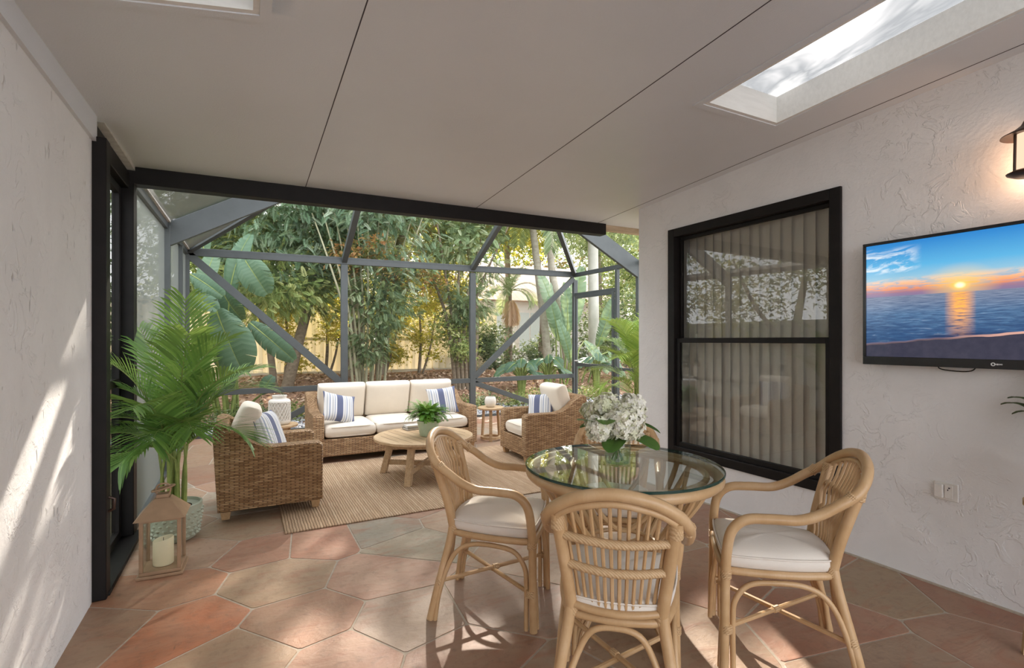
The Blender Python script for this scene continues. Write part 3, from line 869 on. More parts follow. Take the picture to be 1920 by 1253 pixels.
# ------------------------------------------------------------------ screen enclosure
EZ = 2.40; RZ = .60; pw = .08
cg = thing('screen_enclosure', 'dark grey aluminium screen enclosure around the pool lounge', 'screen enclosure'); struct(cg)
def cbar(name, a, b, w=pw, h=pw, up=(0, 0, 1), mat=CAGE, lab=None):
    m = MB(); m.bar(a, b, w, h, up); o = m.build(name, mat, cg, smooth=False, bevel=.003)
    if lab: o['label'] = lab
    return o
PX = [CX0, 1.285, 3.316, CX1]
for k, X in enumerate(PX): cbar('post', (X, CY1, 0), (X, CY1, EZ - .03), .085 if k in (0, 3) else .095, .06, (0, 1, 0))
cbar('eave_rail', (CX0, CY1, EZ), (CX1, CY1, EZ + .07), .05, .10)
cbar('chair_rail', (CX0, CY1, RZ - .02), (CX1, CY1, RZ + .02), .05, .075)
cbar('sill_rail', (CX0, CY1, .02), (CX1, CY1, .02), .05, .04)
def ez(X): return EZ + .07 * (X - CX0) / (CX1 - CX0)
cbar('brace', (CX0 + .03, CY1, EZ - .03), (PX[1] - .02, CY1, RZ + .03), .10, .05, (0, 1, 0))
cbar('brace', (CX1 - .03, CY1, EZ + .0), (PX[2] + .02, CY1, RZ + .05), .09, .05, (0, 1, 0))
cbar('brace', (PX[1] - .02, CY1, RZ - .03), (.2, CY1, .03), .08, .05, (0, 1, 0))
cbar('brace', (PX[2] + .02, CY1, RZ - .03), (4.86, CY1, .03), .08, .05, (0, 1, 0))
SL, INS = .56, 1.5
TZ = EZ + SL * INS
YM = 5.72
for X in PX[1:3]: cbar('rafter', (X, CY1, ez(X)), (X, CY1 - INS, TZ), .075, .08)
cbar('hip_rafter', (CX0, CY1, EZ), (CX0 + INS, CY1 - INS, TZ), .07, .08)
cbar('hip_rafter', (CX1, CY1, EZ + .07), (CX1 - INS, CY1 - INS, TZ), .07, .08)
# left side
cbar('eave_rail', (CX0, YB + .06, EZ - .085), (CX0, CY1, EZ), .055, .07)
cbar('gutter_strip', (CX0 + .035, YB + .06, EZ - .03), (CX0 + .035, CY1 - .05, EZ + .045), .03, .055, mat=GUTTER, lab='weathered white gutter strip')
for Y in (YM, 6.85): cbar('post', (CX0, Y, 0), (CX0, Y, EZ - .05), .06, .09 if Y == YM else pw, (1, 0, 0))
cbar('chair_rail', (CX0, YB + .06, RZ), (CX0, CY1, RZ), .045, .05)
cbar('sill_rail', (CX0, YB + .06, .02), (CX0, CY1, .02), .05, .04)
cbar('roof_beam', (CX0, YM, EZ - .15), (CX0 + INS, YM, TZ - .15), .055, .20, (0, 0, 1))
cbar('roof_beam', (CX1, YM + .2, EZ - .06), (CX1 - INS, YM + .2, TZ - .12), .055, .24, (0, 0, 1))
cbar('roof_beam', (CX0 + INS, YM, TZ), (CX1 - INS, YM + .2, TZ), .055, .17)
cbar('purlin', (CX0 + INS, CY1 - INS, TZ), (CX1 - INS, CY1 - INS, TZ), .05, .06)
cbar('purlin', (CX0 + INS, YB + .4, TZ), (CX0 + INS, CY1 - INS, TZ), .05, .06)
cbar('purlin', (CX1 - INS, YB + .4, TZ), (CX1 - INS, CY1 - INS, TZ), .05, .06)
cbar('rafter', (PX[2], CY1 - INS, TZ), (PX[2], YB + .4, TZ), .05, .06)
cbar('rafter', (PX[1], CY1 - INS, TZ), (PX[1], YB + .4, TZ), .05, .06)
# right side with its screen door
cbar('eave_rail', (CX1, YC + .05, EZ + .06), (CX1, CY1, EZ + .06), .055, .07)
YD0, YD1 = 6.44, 7.50
cbar('post', (CX1, YD0, 0), (CX1, YD0, EZ + .03), .05, .06, (1, 0, 0))
cbar('post', (CX1, YM + .2, 0), (CX1, YM + .2, EZ + .03), .06, .10, (1, 0, 0))
cbar('post', (CX1, YC + .6, 0), (CX1, YC + .6, EZ + .03), .05, .06, (1, 0, 0))
cbar('door_header', (CX1, YD0, 2.10), (CX1, YD1 + .1, 2.10), .05, .055)
cbar('chair_rail', (CX1, YC + .05, .80), (CX1, YD0, .80), .045, .05)
cbar('sill_rail', (CX1, YC + .05, .02), (CX1, YD0, .02), .05, .04)
d2 = thing('door_2', 'dark grey aluminium screen door beside the far right corner post', 'door'); struct(d2)
m = MB(); sash(m, CX1 - .055, YD0 + .03, YD1 + .05, .02, 2.07, .05, .03); m.box((CX1 - .055, YD0 + .08, .80), (CX1 - .025, YD1, .86)); m.build('sash', CAGE, d2, bevel=.003)
m = MB(); m.tube([(CX1 - .055, YD1 - .01, .90), (CX1 - .10, YD1 - .01, .90), (CX1 - .10, YD1 - .14, .90)], .012); m.build('handle', GUTTER, d2)
m = MB(); m.add([(CX1 - .04, YD0 + .06, .05), (CX1 - .04, YD1 + .02, .05), (CX1 - .04, YD1 + .02, 2.05), (CX1 - .04, YD0 + .06, 2.05)], [(0, 1, 2, 3)]); m.build('mesh_panel', SCREEN, d2, smooth=False)
def panel(q, mat=SCREEN):
    m = MB(); m.add(q, [tuple(range(len(q)))]); m.build('mesh_panel', mat, cg, smooth=False)
for k in range(3):
    a, b = PX[k], PX[k + 1]
    panel([(a, CY1, RZ), (b, CY1, RZ), (b, CY1, ez(b)), (a, CY1, ez(a))]); panel([(a, CY1, .03), (b, CY1, .03), (b, CY1, RZ), (a, CY1, RZ)])
panel([(CX0, CY1, EZ), (PX[1], CY1, ez(PX[1])), (PX[1], CY1 - INS, TZ), (CX0 + INS, CY1 - INS, TZ)])
panel([(PX[1], CY1, ez(PX[1])), (PX[2], CY1, ez(PX[2])), (PX[2], CY1 - INS, TZ), (PX[1], CY1 - INS, TZ)])
panel([(PX[2], CY1, ez(PX[2])), (CX1, CY1, EZ + .07), (CX1 - INS, CY1 - INS, TZ), (PX[2], CY1 - INS, TZ)])
panel([(CX0, YB + .1, EZ - .085), (CX0, YM, EZ - .03), (CX0 + INS, YM, TZ), (CX0 + INS, YB + .4, TZ)], SCREEN_S)
panel([(CX0, YM, EZ - .03), (CX0, CY1, EZ), (CX0 + INS, CY1 - INS, TZ), (CX0 + INS, YM, TZ)], SCREEN_S)
panel([(CX1, YC + .1, EZ + .06), (CX1, CY1, EZ + .06), (CX1 - INS, CY1 - INS, TZ), (CX1 - INS, YB + .4, TZ)])
panel([(CX0 + INS, YB + .4, TZ), (CX1 - INS, YB + .4, TZ), (CX1 - INS, CY1 - INS, TZ), (CX0 + INS, CY1 - INS, TZ)])
for a, b in ((YB + .06, YM), (YM, 6.85), (6.85, CY1)): panel([(CX0, a, .03), (CX0, b, .03), (CX0, b, EZ - .05), (CX0, a, EZ - .08)], SCREEN_S)
panel([(CX1, YC, .03), (CX1, YM + .2, .03), (CX1, YM + .2, EZ), (CX1, YC, EZ)]); panel([(CX1, YM + .2, .03), (CX1, YD0, .03), (CX1, YD0, EZ), (CX1, YM + .2, EZ)])
panel([(CX1, YD0, 2.1), (CX1, CY1, 2.1), (CX1, CY1, EZ), (CX1, YD0, EZ)])

# ------------------------------------------------------------------ rattan dining set
def coil(mb, p, d, r, l=.028, turns=4, mi=0):
    """flat cane binding wound round a pole"""
    p, d = Vector(p), Vector(d).normalized()
    pts = []
    for k in range(turns):
        for e, rr in ((.0, r * .98), (.2, r * 1.07), (.8, r * 1.07), (1.0, r * .98)):
            q = p + d * (l * ((k + e) / turns - .5)); pts.append((*q, rr))
    mb.tube(pts, n=10, mi=mi)

def make_chair(label):
    t = thing('dining_chair', label, 'chair', group='rattan dining chairs')
    # continuous arm and top rail
    m = MB()
    half = [(-.205, .215, .37), (-.218, .212, .46), (-.222, .195, .545), (-.222, .145, .592), (-.222, .06, .602), (-.222, -.03, .606), (-.224, -.10, .632), (-.222, -.165, .674), (-.212, -.222, .712), (-.180, -.262, .757), (-.105, -.293, .800), (0, -.305, .818)]
    full = half + [(-x, y, z) for x, y, z in half[-2::-1]]
    m.tube(smooth_path(full, 6), .0192, 12)
    for s in (-1, 1):
        coil(m, (s * .2165, -.20, .698), (0, -.7, .75), .0194, .035, 5, 1)
    m.build('arm_rail', [RATTAN, BIND], t)
    # legs
    for s in (-1, 1):
        m = MB(); m.tube(smooth_path([(s * .212, .222, 0), (s * .208, .218, .2), (s * .205, .215, .40)], 5), .0178, 12)
        coil(m, (s * .208, .212, .165), (0, 0, 1), .021, .03, 4, 1); coil(m, (s * .206, .214, .375), (0, 0, 1), .0200, .035, 5, 1)
        m.build('leg', [RATTAN, BIND], t)
    for s in (-1, 1):
        m = MB(); m.tube(smooth_path([(s * .205, -.255, 0), (s * .188, -.225, .14), (s * .155, -.182, .33), (s * .142, -.168, .42)], 5), .0182, 12)
        coil(m, (s * .184, -.217, .165), (-s * .2, .2, 1), .019, .03, 4, 1)
        m.build('leg', [RATTAN, BIND], t)
    # back posts
    def ctr(z): return -.165 - .115 * (max(0, z - .40) / .42) ** 1.25
    def hw(z): return .140 + .048 * ((z - .40) / .40)
    for s in (-1, 1):
        m = MB(); m.tube(smooth_path([(s * hw(z), ctr(z), z) for z in (.39, .50, .60, .67, .736)], 5), .0200, 12)
        coil(m, (s * hw(.40), ctr(.40), .40), (0, -.1, 1), .0208, .035, 5, 1); coil(m, (s * hw(.708), ctr(.708), .708), (0, -.2, 1), .0206, .05, 6, 1)
        m.build('back_post', [RATTAN, BIND], t)
    # inner hoop and wrapped cross bars
    m = MB(); m.tube(smooth_path([(-.184, -.252, .716), (-.16, -.266, .742), (-.10, -.287, .771), (0, -.298, .788), (.10, -.287, .771), (.16, -.266, .742), (.184, -.252, .716)], 6), .0115, 10)
    m.build('back_hoop', RATTAN, t)
    for z in (.562, .662):
        m = MB(); w_ = hw(z); y = ctr(z); pts = smooth_path([(-w_, y, z), (-w_ * .5, y - .022, z - .006), (0, y - .03, z - .009), (w_ * .5, y - .022, z - .006), (w_, y, z)], 16)
        pts = [(*p, .0138 + .0005 * math.sin(i * 1.57)) for i, p in enumerate(pts)]
        m.tube(pts, n=10); m.build('cross_bar', BIND, t)
    m = MB(); m.tube(smooth_path([(-.14, -.172, .418), (-.07, -.192, .414), (0, -.198, .412), (.07, -.192, .414), (.14, -.172, .418)], 6), .0125, 10); m.build('seat_back_rail', RATTAN, t)
    for k in range(12):
        u = (k - 5.5) / 5.5; m = MB()
        tz = .786 - .056 * abs(u) ** 2
        pts = []
        for q in range(7):
            f = q / 6; z = .415 + (tz - .415) * f
            bow = .026 * (1 - u * u) * (.9 + .1 * f)
            pts.append((u * (.112 + .048 * f), ctr(z) - bow - .002 + (.016 if q in (2, 4) else .006), z))
        m.tube(pts, .0062, 6); m.build('spindle', RATTAN, t)
    # seat ring, woven seat, cushion
    ring = [(-.20, .19, .385), (-.165, .218, .385), (0, .225, .385), (.165, .218, .385), (.20, .19, .385), (.192, .02, .385), (.165, -.11, .385), (.13, -.165, .385), (0, -.185, .385), (-.13, -.165, .385), (-.165, -.11, .385), (-.192, .02, .385)]
    m = MB(); m.tube(smooth_path(ring, 5, True), .0145, 10, True); m.build('seat_ring', RATTAN, t)
    out = smooth_path([(x * .97, y * .97, .383) for x, y, z in ring], 3, True)
    m = MB(); m.prism([(p[0], p[1]) for p in out], 'z', .376, .389); m.build('seat_weave', BIND, t, smooth=False)
    m = MB(); cl = smooth_path([(x * 1.0, y * 1.0, 0) for x, y, z in ring], 4, True); n = len(cl); prof = [(.0, .392), (.80, .392), (.95, .394), (1.0, .405), (1.025, .422), (1.02, .438), (.97, .452), (.86, .463), (.6, .472), (.3, .476), (0.0, .477)]
    vs = []; fs = []
    for s_, z in prof[1:-1]:
        for p in cl: vs.append((p[0] * s_, (p[1] - .015) * s_ + .012, z + .004 * math.sin(p[0] * 30) * (s_ < .9)))
    L = len(prof) - 2
    for i in range(L - 1):
        for k in range(n): fs.append((i * n + k, i * n + (k + 1) % n, (i + 1) * n + (k + 1) % n, (i + 1) * n + k))
    vs.append((0, .012, prof[-1][1])); fs += [((L - 1) * n + k, (L - 1) * n + (k + 1) % n, len(vs) - 1) for k in range(n)]
    vs.append((0, .012, .392)); fs += [((k + 1) % n, k, len(vs) - 1) for k in range(n)]
    m.add(vs, fs)
    pipe = [(p[0] * 1.026, (p[1] - .015) * 1.026 + .012, .444) for p in cl]
    m.tube(pipe, .0035, 6, True)
    m.build('seat_cushion', IVORY, t, angle=80)
    # arches under the seat
    for s in (-1, 1):
        m = MB(); m.tube(smooth_path([(s * .204, .188, .0), (s * .200, .188, .2), (s * .198, .178, .275), (s * .195, .13, .335), (s * .190, .04, .352), (s * .182, -.06, .348), (s * .18, -.13, .315), (s * .183, -.178, .24), (s * .196, -.215, .12), (s * .207, -.232, .0)], 5), .0105, 10); m.build('side_arch', RATTAN, t)
    for y0, y1, w0, w1 in ((-.252, -.185, .182, .118), (.232, .212, .182, .165)):
        m = MB(); m.tube(smooth_path([(-w0, y0, 0), (-(w0 * .6 + w1 * .4), y0 * .6 + y1 * .4, .16), (-w1, y1, .27), (-w1 * .62, y1, .345), (0, y1, .362), (w1 * .62, y1, .345), (w1, y1, .27), (w0 * .6 + w1 * .4, y0 * .6 + y1 * .4, .16), (w0, y0, 0)], 5), .0105, 10); m.build('end_arch', RATTAN, t)
    for s in (-1, 1):
        m = MB(); a, b = Vector((s * .186, -.217, .165)), Vector((-s * .208, .215, .165)); a.z = b.z = .165 + .004 * s
        m.tube([a, a.lerp(b, .25), a.lerp(b, .5), a.lerp(b, .75), b], .0095, 8)
        if s == 1: coil(m, a.lerp(b, .5), b - a, .013, .03, 4, 1)
        m.build('stretcher', [RATTAN, BIND], t)
    return t

TC = Vector((1.49, 1.76, 0)); AX = Vector((.745, -.665, 0)).normalized(); AY = Vector((.665, .745, 0)).normalized()
def set_chair(o, c, face):
    o.location = (c.x, c.y, 0); o.rotation_euler = (0, 0, math.atan2(-face.x, face.y))
ch = make_chair('rattan armchair at the glass table, on its side nearest the jute rug')
set_chair(ch, Vector((1.075, 2.195, 0)), Vector((.77, -.64, 0)))
ch2 = copy_tree(ch); ch2['label'] = 'rattan armchair with its slatted back turned to the viewer, in front of glass table'
set_chair(ch2, TC - AY * .50, AY)
ch3 = copy_tree(ch); ch3['label'] = 'rattan armchair on the side of glass table nearest the wall socket'
set_chair(ch3, Vector((1.93, 1.325, 0)), Vector((-.72, .69, 0)))
ch4 = copy_tree(ch); ch4['label'] = 'rattan armchair behind the glass table and hydrangeas, facing the viewer'
set_chair(ch4, TC + AY * .46 + Vector((-.045, .02, 0)), -AY)

tb = thing('dining_table', 'round glass topped rattan dining table among the four rattan chairs', 'table', TC)
m = MB()
R_ = .43
m.lathe([(0.0005, .7085), (R_ - .004, .7085), (R_, .7105), (R_, .7175), (R_ - .004, .72), (0.0005, .72)], n=72, cap=False)
for i in range(len(m.f)):
    rr = [math.hypot(m.v[k][0], m.v[k][1]) for k in m.f[i]]
    if min(rr) > R_ - .006: m.m[i] = 1
m.build('glass_top', [TGLASS, GEDGE], tb, smooth=False)
m = MB(); m.tube([(.405 * math.cos(2 * PI * k / 56), .405 * math.sin(2 * PI * k / 56), .684) for k in range(56)], .0235, 12, True)
m.build('ring', RATTAN, tb)
m = MB(); m.tube([(.355 * math.cos(2 * PI * k / 48), .355 * math.sin(2 * PI * k / 48), .69) for k in range(48)], .013, 8, True); m.build('inner_ring', RATTAN, tb)
base_a = math.radians(6)
for k in range(4):
    a0 = base_a + k * PI / 2; m = MB()
    for off in (-1, 0, 1):
        pts = []
        for r, z, sp in ((.385, .672, .20), (.345, .60, .16), (.27, .50, .13), (.195, .41, .12), (.15, .33, .13), (.15, .24, .15), (.19, .14, .12), (.245, .05, .08), (.262, 0.0, .075)):
            a = a0 + off * sp; pts.append((r * math.cos(a), r * math.sin(a), z))
        m.tube(smooth_path(pts, 4), .0125, 8)
    m.build('leg', RATTAN, tb)
for k in range(4):
    a0 = base_a + k * PI / 2 + PI / 4; m = MB(); pts = []
    for q in range(9):
        f = (q - 4) / 4; a = a0 + f * .42; z = .665 - .16 * (1 - f * f) ** .8; r = .33 - .10 * (1 - f * f)
        pts.append((r * math.cos(a), r * math.sin(a), z))
    m.tube(smooth_path(pts, 4), .010, 8); m.build('brace_loop', RATTAN, tb)
for z, r in ((.365, .155), (.28, .135)):
    m = MB(); m.tube([(r * math.cos(2 * PI * k / 32), r * math.sin(2 * PI * k / 32), z) for k in range(32)], .0105, 8, True); m.build('waist_ring', RATTAN, tb)

# ------------------------------------------------------------------ hydrangeas in a glass vase
vp = at_z(1158, 872, .72); VX, VY = vp.x, vp.y
VS = 1.16
vs_ = thing('glass_vase', 'clear glass vase of water standing on the glass table', 'vase', (VX, VY, .7205))
m = MB(); m.lathe([(.0005, .001), (.040, .001), (.046, .006), (.049, .03), (.049, .085), (.045, .105), (.040, .118), (.039, .125), (.042, .132), (.0395, .132), (.0365, .125), (.0375, .118), (.0425, .104), (.0465, .085), (.0465, .03), (.044, .010), (.0005, .008)], n=32, cap=False)
m.v = [(x * VS, y * VS, z * VS) for x, y, z in m.v]; m.build('glass_body', VGLASS, vs_, angle=60)
m = MB(); m.lathe([(.0005, .0085), (.0435, .0105), (.046, .03), (.046, .058), (.0005, .058)], n=28, cap=False); m.v = [(x * VS, y * VS, z * VS) for x, y, z in m.v]; m.build('water', WATER, vs_, smooth=False)
m_fl = m_leaf('hydrangea_petal', [(.70, .74, .40), (.86, .87, .64), (.93, .91, .78), (.95, .93, .86)], .08, .6)
m_gl = m_leaf('hydrangea_leaf', [(.03, .09, .02), (.06, .16, .03), (.11, .24, .05)], .25, .4)
STEMG = m_plain('green_stem', (.10, .17, .04), .5)
def floret():
    V, Q = [], []
    for k in range(4):
        a = k * PI / 2; d = np.array([math.cos(a), .0, math.sin(a)]); s = np.array([-math.sin(a), 0, math.cos(a)])
        b = len(V); V += [np.zeros(3), d * .55 + s * .42 + np.array([0, .12, 0]), d * 1.0 + np.array([0, .05, 0]), d * .55 - s * .42 + np.array([0, .12, 0])]
        Q.append((b, b + 1, b + 2, b + 3))
    return np.array(V), np.array(Q)
FLO = floret()
HEADS = [  # photo pixel of the head's middle, distance, radius
    (1172, 792, 2.07, .074, 'largest white hydrangea, front and centre in the glass vase'),
    (1138, 762, 2.18, .056, 'pale green hydrangea at the top of the bouquet'),
    (1184, 762, 2.20, .058, 'white hydrangea at upper right of the bouquet, against the wall edge'),
    (1124, 803, 2.07, .056, 'small drooping white hydrangea on the bouquet side nearest the wicker armchair'),
    (1108, 772, 2.26, .042, 'bluish green small hydrangea at the back of the bouquet'),
]
for i, (px, py, d, r, lab) in enumerate(HEADS):
    c = at_d(px, py, d)
    t = thing('hydrangea', lab, 'flower', (VX, VY, .73), group='hydrangeas in the vase')
    c = c - Vector((VX, VY, .73))
    n = int(230 * (r / .06) ** 2) + 50
    k = np.arange(n) + .5; ph = np.arccos(1 - 2 * k / n); th = PI * (1 + 5 ** .5) * k
    D = np.stack([np.cos(th) * np.sin(ph), np.sin(th) * np.sin(ph), np.cos(ph)], 1) + rng.normal(0, .08, (n, 3))
    Lv = Leaves(); rr = r * rng.uniform(.85, 1.08, n) * (1 + .10 * np.sin(D[:, 0] * 5 + i) + .10 * np.sin(D[:, 2] * 6 + 2 * i) + .08 * np.sin(D[:, 1] * 7))
    P = D / np.linalg.norm(D, axis=1, keepdims=True) * rr[:, None]; P[:, 2] *= .86
    Lv.scatter(FLO, P + np.array(c), D + rng.normal(0, .38, (n, 3)), rng.uniform(.012, .0175, n), rng.uniform(.15 if i in (1, 4) else .35, .75 if i in (1, 4) else 1, n))
    Lv.scatter(FLO, P * .7 + np.array(c), D, rng.uniform(.018, .022, n), rng.uniform(0, .3, n))
    Lv.build('flower_head', m_fl, t)
    a = 2 * PI * i / 5 + .4; m = MB()
    foot = Vector((.026 * math.cos(a + PI), .026 * math.sin(a + PI), .012))
    neck = Vector((.017 * math.cos(a), .017 * math.sin(a), .115))
    m.tube(smooth_path([foot, foot.lerp(neck, .5), neck, neck.lerp(c, .5) + Vector((0, 0, .012)), c], 5), .0032, 6); m.build('stem', STEMG, t)
    LD = {0: [(1226, 838, 2.02), (1146, 842, 2.0)], 1: [(1136, 792, 2.0)], 2: [(1232, 808, 2.16)], 3: [(1090, 788, 2.05)], 4: [(1092, 800, 2.2)]}[i]
    for lx, ly, ld in LD:
        tip = at_d(lx, ly, ld) - Vector((VX, VY, .73)); st = neck.lerp(c, .55 if i else .25)
        V, Q, mid = blade_leaf(1, .44, .25, .15, .12, 8, 0, .3)
        dv = tip - st; az = math.atan2(dv.y, dv.x); L_ = dv.length
        V = rot_place(V, az, (0, 0, 0), math.asin(max(-1, min(1, dv.z / L_))) - .0, L_ * 1.12) + np.array(st)
        lf = Leaves(); lf.add(V, Q, rng.uniform(.2, .9)); lf.build('leaf', m_gl, t)

# ------------------------------------------------------------------ wicker lounge set
def cushion(w, d, h, c, puff=.025, tilt=0, pipe=True, rz=0, n=18, ex=13.0):
    """soft box centred at c"""
    m = MB()
    M = Matrix.Translation(c) @ Matrix.Rotation(rz, 4, 'Z') @ Matrix.Rotation(tilt, 4, 'X')
    def shape(u, v, s):
        x, y = u * 2 - 1, v * 2 - 1
        e = (1 - abs(x) ** ex) * (1 - abs(y) ** ex); e = max(e, 0) ** .30
        bulge = (1 - x * x) * (1 - y * y)
        z = s * (h / 2 * e * .999 + puff * bulge)
        rx = 1 - .018 * (1 - e); 
        return M @ Vector((x * w / 2 * rx, y * d / 2 * rx, z))
    # denser toward the rim
    def f(a): return .5 - .5 * math.cos(PI * a) if True else a
    m.grid(lambda u, v: shape(f(u), f(v), 1), n, n)
    m.grid(lambda u, v: shape(f(u), f(v), -1), n, n, flip=True)
    if pipe:
        for s in (1, -1):
            q = []
            for k in range(40):
                a = 2 * PI * k / 40; ca, sa = math.cos(a), math.sin(a); sc_ = (abs(ca) ** 8 + abs(sa) ** 8) ** (-1 / 8)
                q.append(M @ Vector((ca * sc_ * w / 2 * .985, sa * sc_ * d / 2 * .985, s * h / 2 * .70)))
            m.tube(q, .0035, 5, True)
    return m
def make_seat(name, label, cat, W, D, nseat, loc, rz, group=None):
    """local +y is forward; arms swoop up to the back"""
    t = thing(name, label, cat, loc, rz, group)
    aw, f, bk = .105, D / 2, -D / 2
    prof = [(f, .065), (f, .475), (f - .025, .497), (f - .10, .500), (.02, .497), (-.08, .515), (-.16, .56), (-.225, .62), (bk + .06, .665), (bk + .015, .672), (bk - .015, .655), (bk - .02, .60), (bk + .01, .065)]
    for s in (-1, 1):
        m = MB(); xo = s * W / 2; xi = s * (W / 2 - aw); n = len(prof)
        cy = sum(p[0] for p in prof) / n; cz = .30
        rings = []
        for x, k in ((min(xo, xi), .982), (min(xo, xi) + .014, 1.0), (max(xo, xi) - .014, 1.0), (max(xo, xi), .982)):
            rings.append([(x, cy + (y - cy) * k, .065 + (z - .065) * k) for y, z in prof])
        vs = [v for r in rings for v in r]; fs = [tuple(range(n))[::-1], tuple(range(3 * n, 4 * n))]
        for i in range(3):
            for k in range(n): fs.append((i * n + k, i * n + (k + 1) % n, (i + 1) * n + (k + 1) % n, (i + 1) * n + k))
        m.add(vs, fs); m.build('arm', WICKER, t, angle=50)
    m = MB(); m.prism([(bk + .012, .065), (bk + .11, .065), (bk + .10, .40), (bk + .075, .645), (bk + .055, .662), (bk + .015, .668), (bk - .012, .655), (bk - .018, .60)], 'x', -W / 2 + aw - .002, W / 2 - aw + .002); m.build('back_panel', WICKER, t, angle=50)
    m = MB(); m.box((-W / 2 + aw - .002, bk + .10, .065), (W / 2 - aw + .002, f - .004, .242)); m.build('base_panel', WICKER, t, smooth=False, bevel=.008)
    sw = (W - 2 * aw - .006) / nseat
    for k in range(nseat):
        cx = -W / 2 + aw + .003 + sw * (k + .5)
        cushion(sw - .004, D - .155, .135, (cx, .065, .312), .010).build('seat_cushion', CREAM, t, angle=80)
        cushion(sw - .006, .41, .14, (cx, bk + .172, .575), .022, math.radians(72), False).build('back_cushion', CREAM, t, angle=80)
    for sx in (-1, 1):
        for yy in (f - .05, bk + .06):
            m = MB(); x = sx * (W / 2 - .06); a, b = .036, .024
            m.hexa([(x - b, yy - b, 0), (x + b, yy - b, 0), (x + b, yy + b, 0), (x - b, yy + b, 0), (x - a, yy - a, .075), (x + a, yy - a, .075), (x + a, yy + a, .075), (x - a, yy + a, .075)]); m.build('leg', FOOTW, t, smooth=False, bevel=.003)
    return t
rug_z = .010
make_seat('wicker_armchair', 'wicker armchair with cream cushions beside the tall potted palm', 'armchair', .65, .70, 1, (.175, 4.345, rug_z), -PI / 2, 'wicker armchairs')
make_seat('wicker_armchair', 'wicker armchair with cream cushions near the white wall corner, facing coffee table', 'armchair', .66, .72, 1, (2.90, 4.76, rug_z), PI / 2 - .06, 'wicker armchairs')
make_seat('wicker_sofa', 'three seat wicker sofa with cream cushions behind the coffee table', 'sofa', 1.82, .82, 3, (1.53, 5.88, 0), PI + .0, None)

def pillow(label, loc, rz, tilt, w=.36, h=.32, th=.11, roll=0):
    m = MB()
    def sh(u, v, s):
        x, y = u * 2 - 1, v * 2 - 1
        px = x * w / 2 * (1 - .10 * (1 - abs(x)) * 0 - .09 * (1 - y * y) * abs(x)); py = y * h / 2 * (1 - .09 * (1 - x * x) * abs(y))
        z = s * th / 2 * (max(0, (1 - x ** 4) * (1 - y ** 4))) ** .55
        return Vector((px, py, z))
    def f(a): return .5 - .5 * math.cos(PI * a)
    m.grid(lambda u, v: sh(f(u), f(v), 1), 18, 18); m.grid(lambda u, v: sh(f(u), f(v), -1), 18, 18, flip=True)
    rim = []
    for k in range(18): rim.append(sh(f(k / 18), 0, 0))
    for k in range(18): rim.append(sh(1, f(k / 18), 0))
    for k in range(18): rim.append(sh(f(1 - k / 18), 1, 0))
    for k in range(18): rim.append(sh(0, f(1 - k / 18), 0))
    m.tube(rim, .004, 5, True)
    o = m.build('throw_pillow', STRIPE, None, angle=80)
    o.matrix_world = Matrix.Translation(loc) @ Matrix.Rotation(rz, 4, 'Z') @ Matrix.Rotation(tilt, 4, 'X') @ Matrix.Rotation(roll, 4, 'Z')
    return tag(o, label, 'pillow', 'blue striped throw pillows')
R = math.radians
# front face looks along local -z after tilt of 90 deg: seat depth direction
pillow('blue striped pillow in the wicker armchair beside the potted palm', (.165, 4.27, .56), PI / 2 - .40, R(68), .37, .36, .13, R(-6))
pillow('blue striped pillow leaning in the sofa corner nearest the lattice vase', (.905, 5.69, .535), .40, R(64), .37, .33, .12, R(-16))
pillow('blue striped pillow in the sofa corner behind the potted fern', (2.10, 5.73, .545), -.12, R(70), .35, .32, .11, R(5))
pillow('blue striped pillow in the wicker armchair near the white wall corner', (2.93, 4.84, .53), -PI / 2 + .55, R(70), .31, .29, .11, R(8))

# rug
m = MB(); m.box((-1.26, -.91, 0), (1.26, .91, .010)); o = m.build('area_rug', RUG, None, smooth=False, bevel=.004); o.location = (1.495, 4.51, 0)
tag(o, 'natural braided jute rug under the coffee table', 'rug')

# coffee table
CTC = (1.50, 4.60, rug_z)
t = thing('coffee_table', 'round teak slatted coffee table on the jute rug', 'coffee table', CTC, .2)
m = MB(); m.lathe([(.0005, .338), (.445, .338), (.46, .343), (.46, .362), (.452, .367), (.0005, .367)], n=64, cap=False); m.build('tabletop', TEAKP, t, angle=30)
m = MB(); m.lathe([(.36, .30), (.36, .338), (.335, .338), (.335, .30), (.36, .30)], n=40, cap=False); m.build('apron', TEAK, t, angle=30)
ang0 = math.radians(38) - .2
pts4 = [Vector((1.247, 4.26, 0)), Vector((1.827, 4.378, 0)), Vector((1.753, 4.93, 0)), Vector((1.17, 4.81, 0))]
loc4 = [Matrix.Rotation(-.2, 3, 'Z') @ (p - Vector((1.5, 4.6, 0))) for p in pts4]
for p in loc4:
    m = MB(); a = .028; q = p * .78; d = p.normalized() * a; s = Vector((-d.y, d.x, 0)); z = Vector((0, 0, .336))
    m.hexa([p - d - s, p + d - s, p + d + s, p - d + s, q - d - s + z, q + d - s + z, q + d + s + z, q - d + s + z]); m.build('leg', TEAK, t, smooth=False, bevel=.003)
for a, b, dz in ((0, 2, 0), (1, 3, .002)):
    m = MB(); m.bar(loc4[a] * .93 + Vector((0, 0, .10 + dz)), loc4[b] * .93 + Vector((0, 0, .10 + dz)), .026, .045); m.build('stretcher', TEAK, t, smooth=False, bevel=.003)
TTZ = rug_z + .367

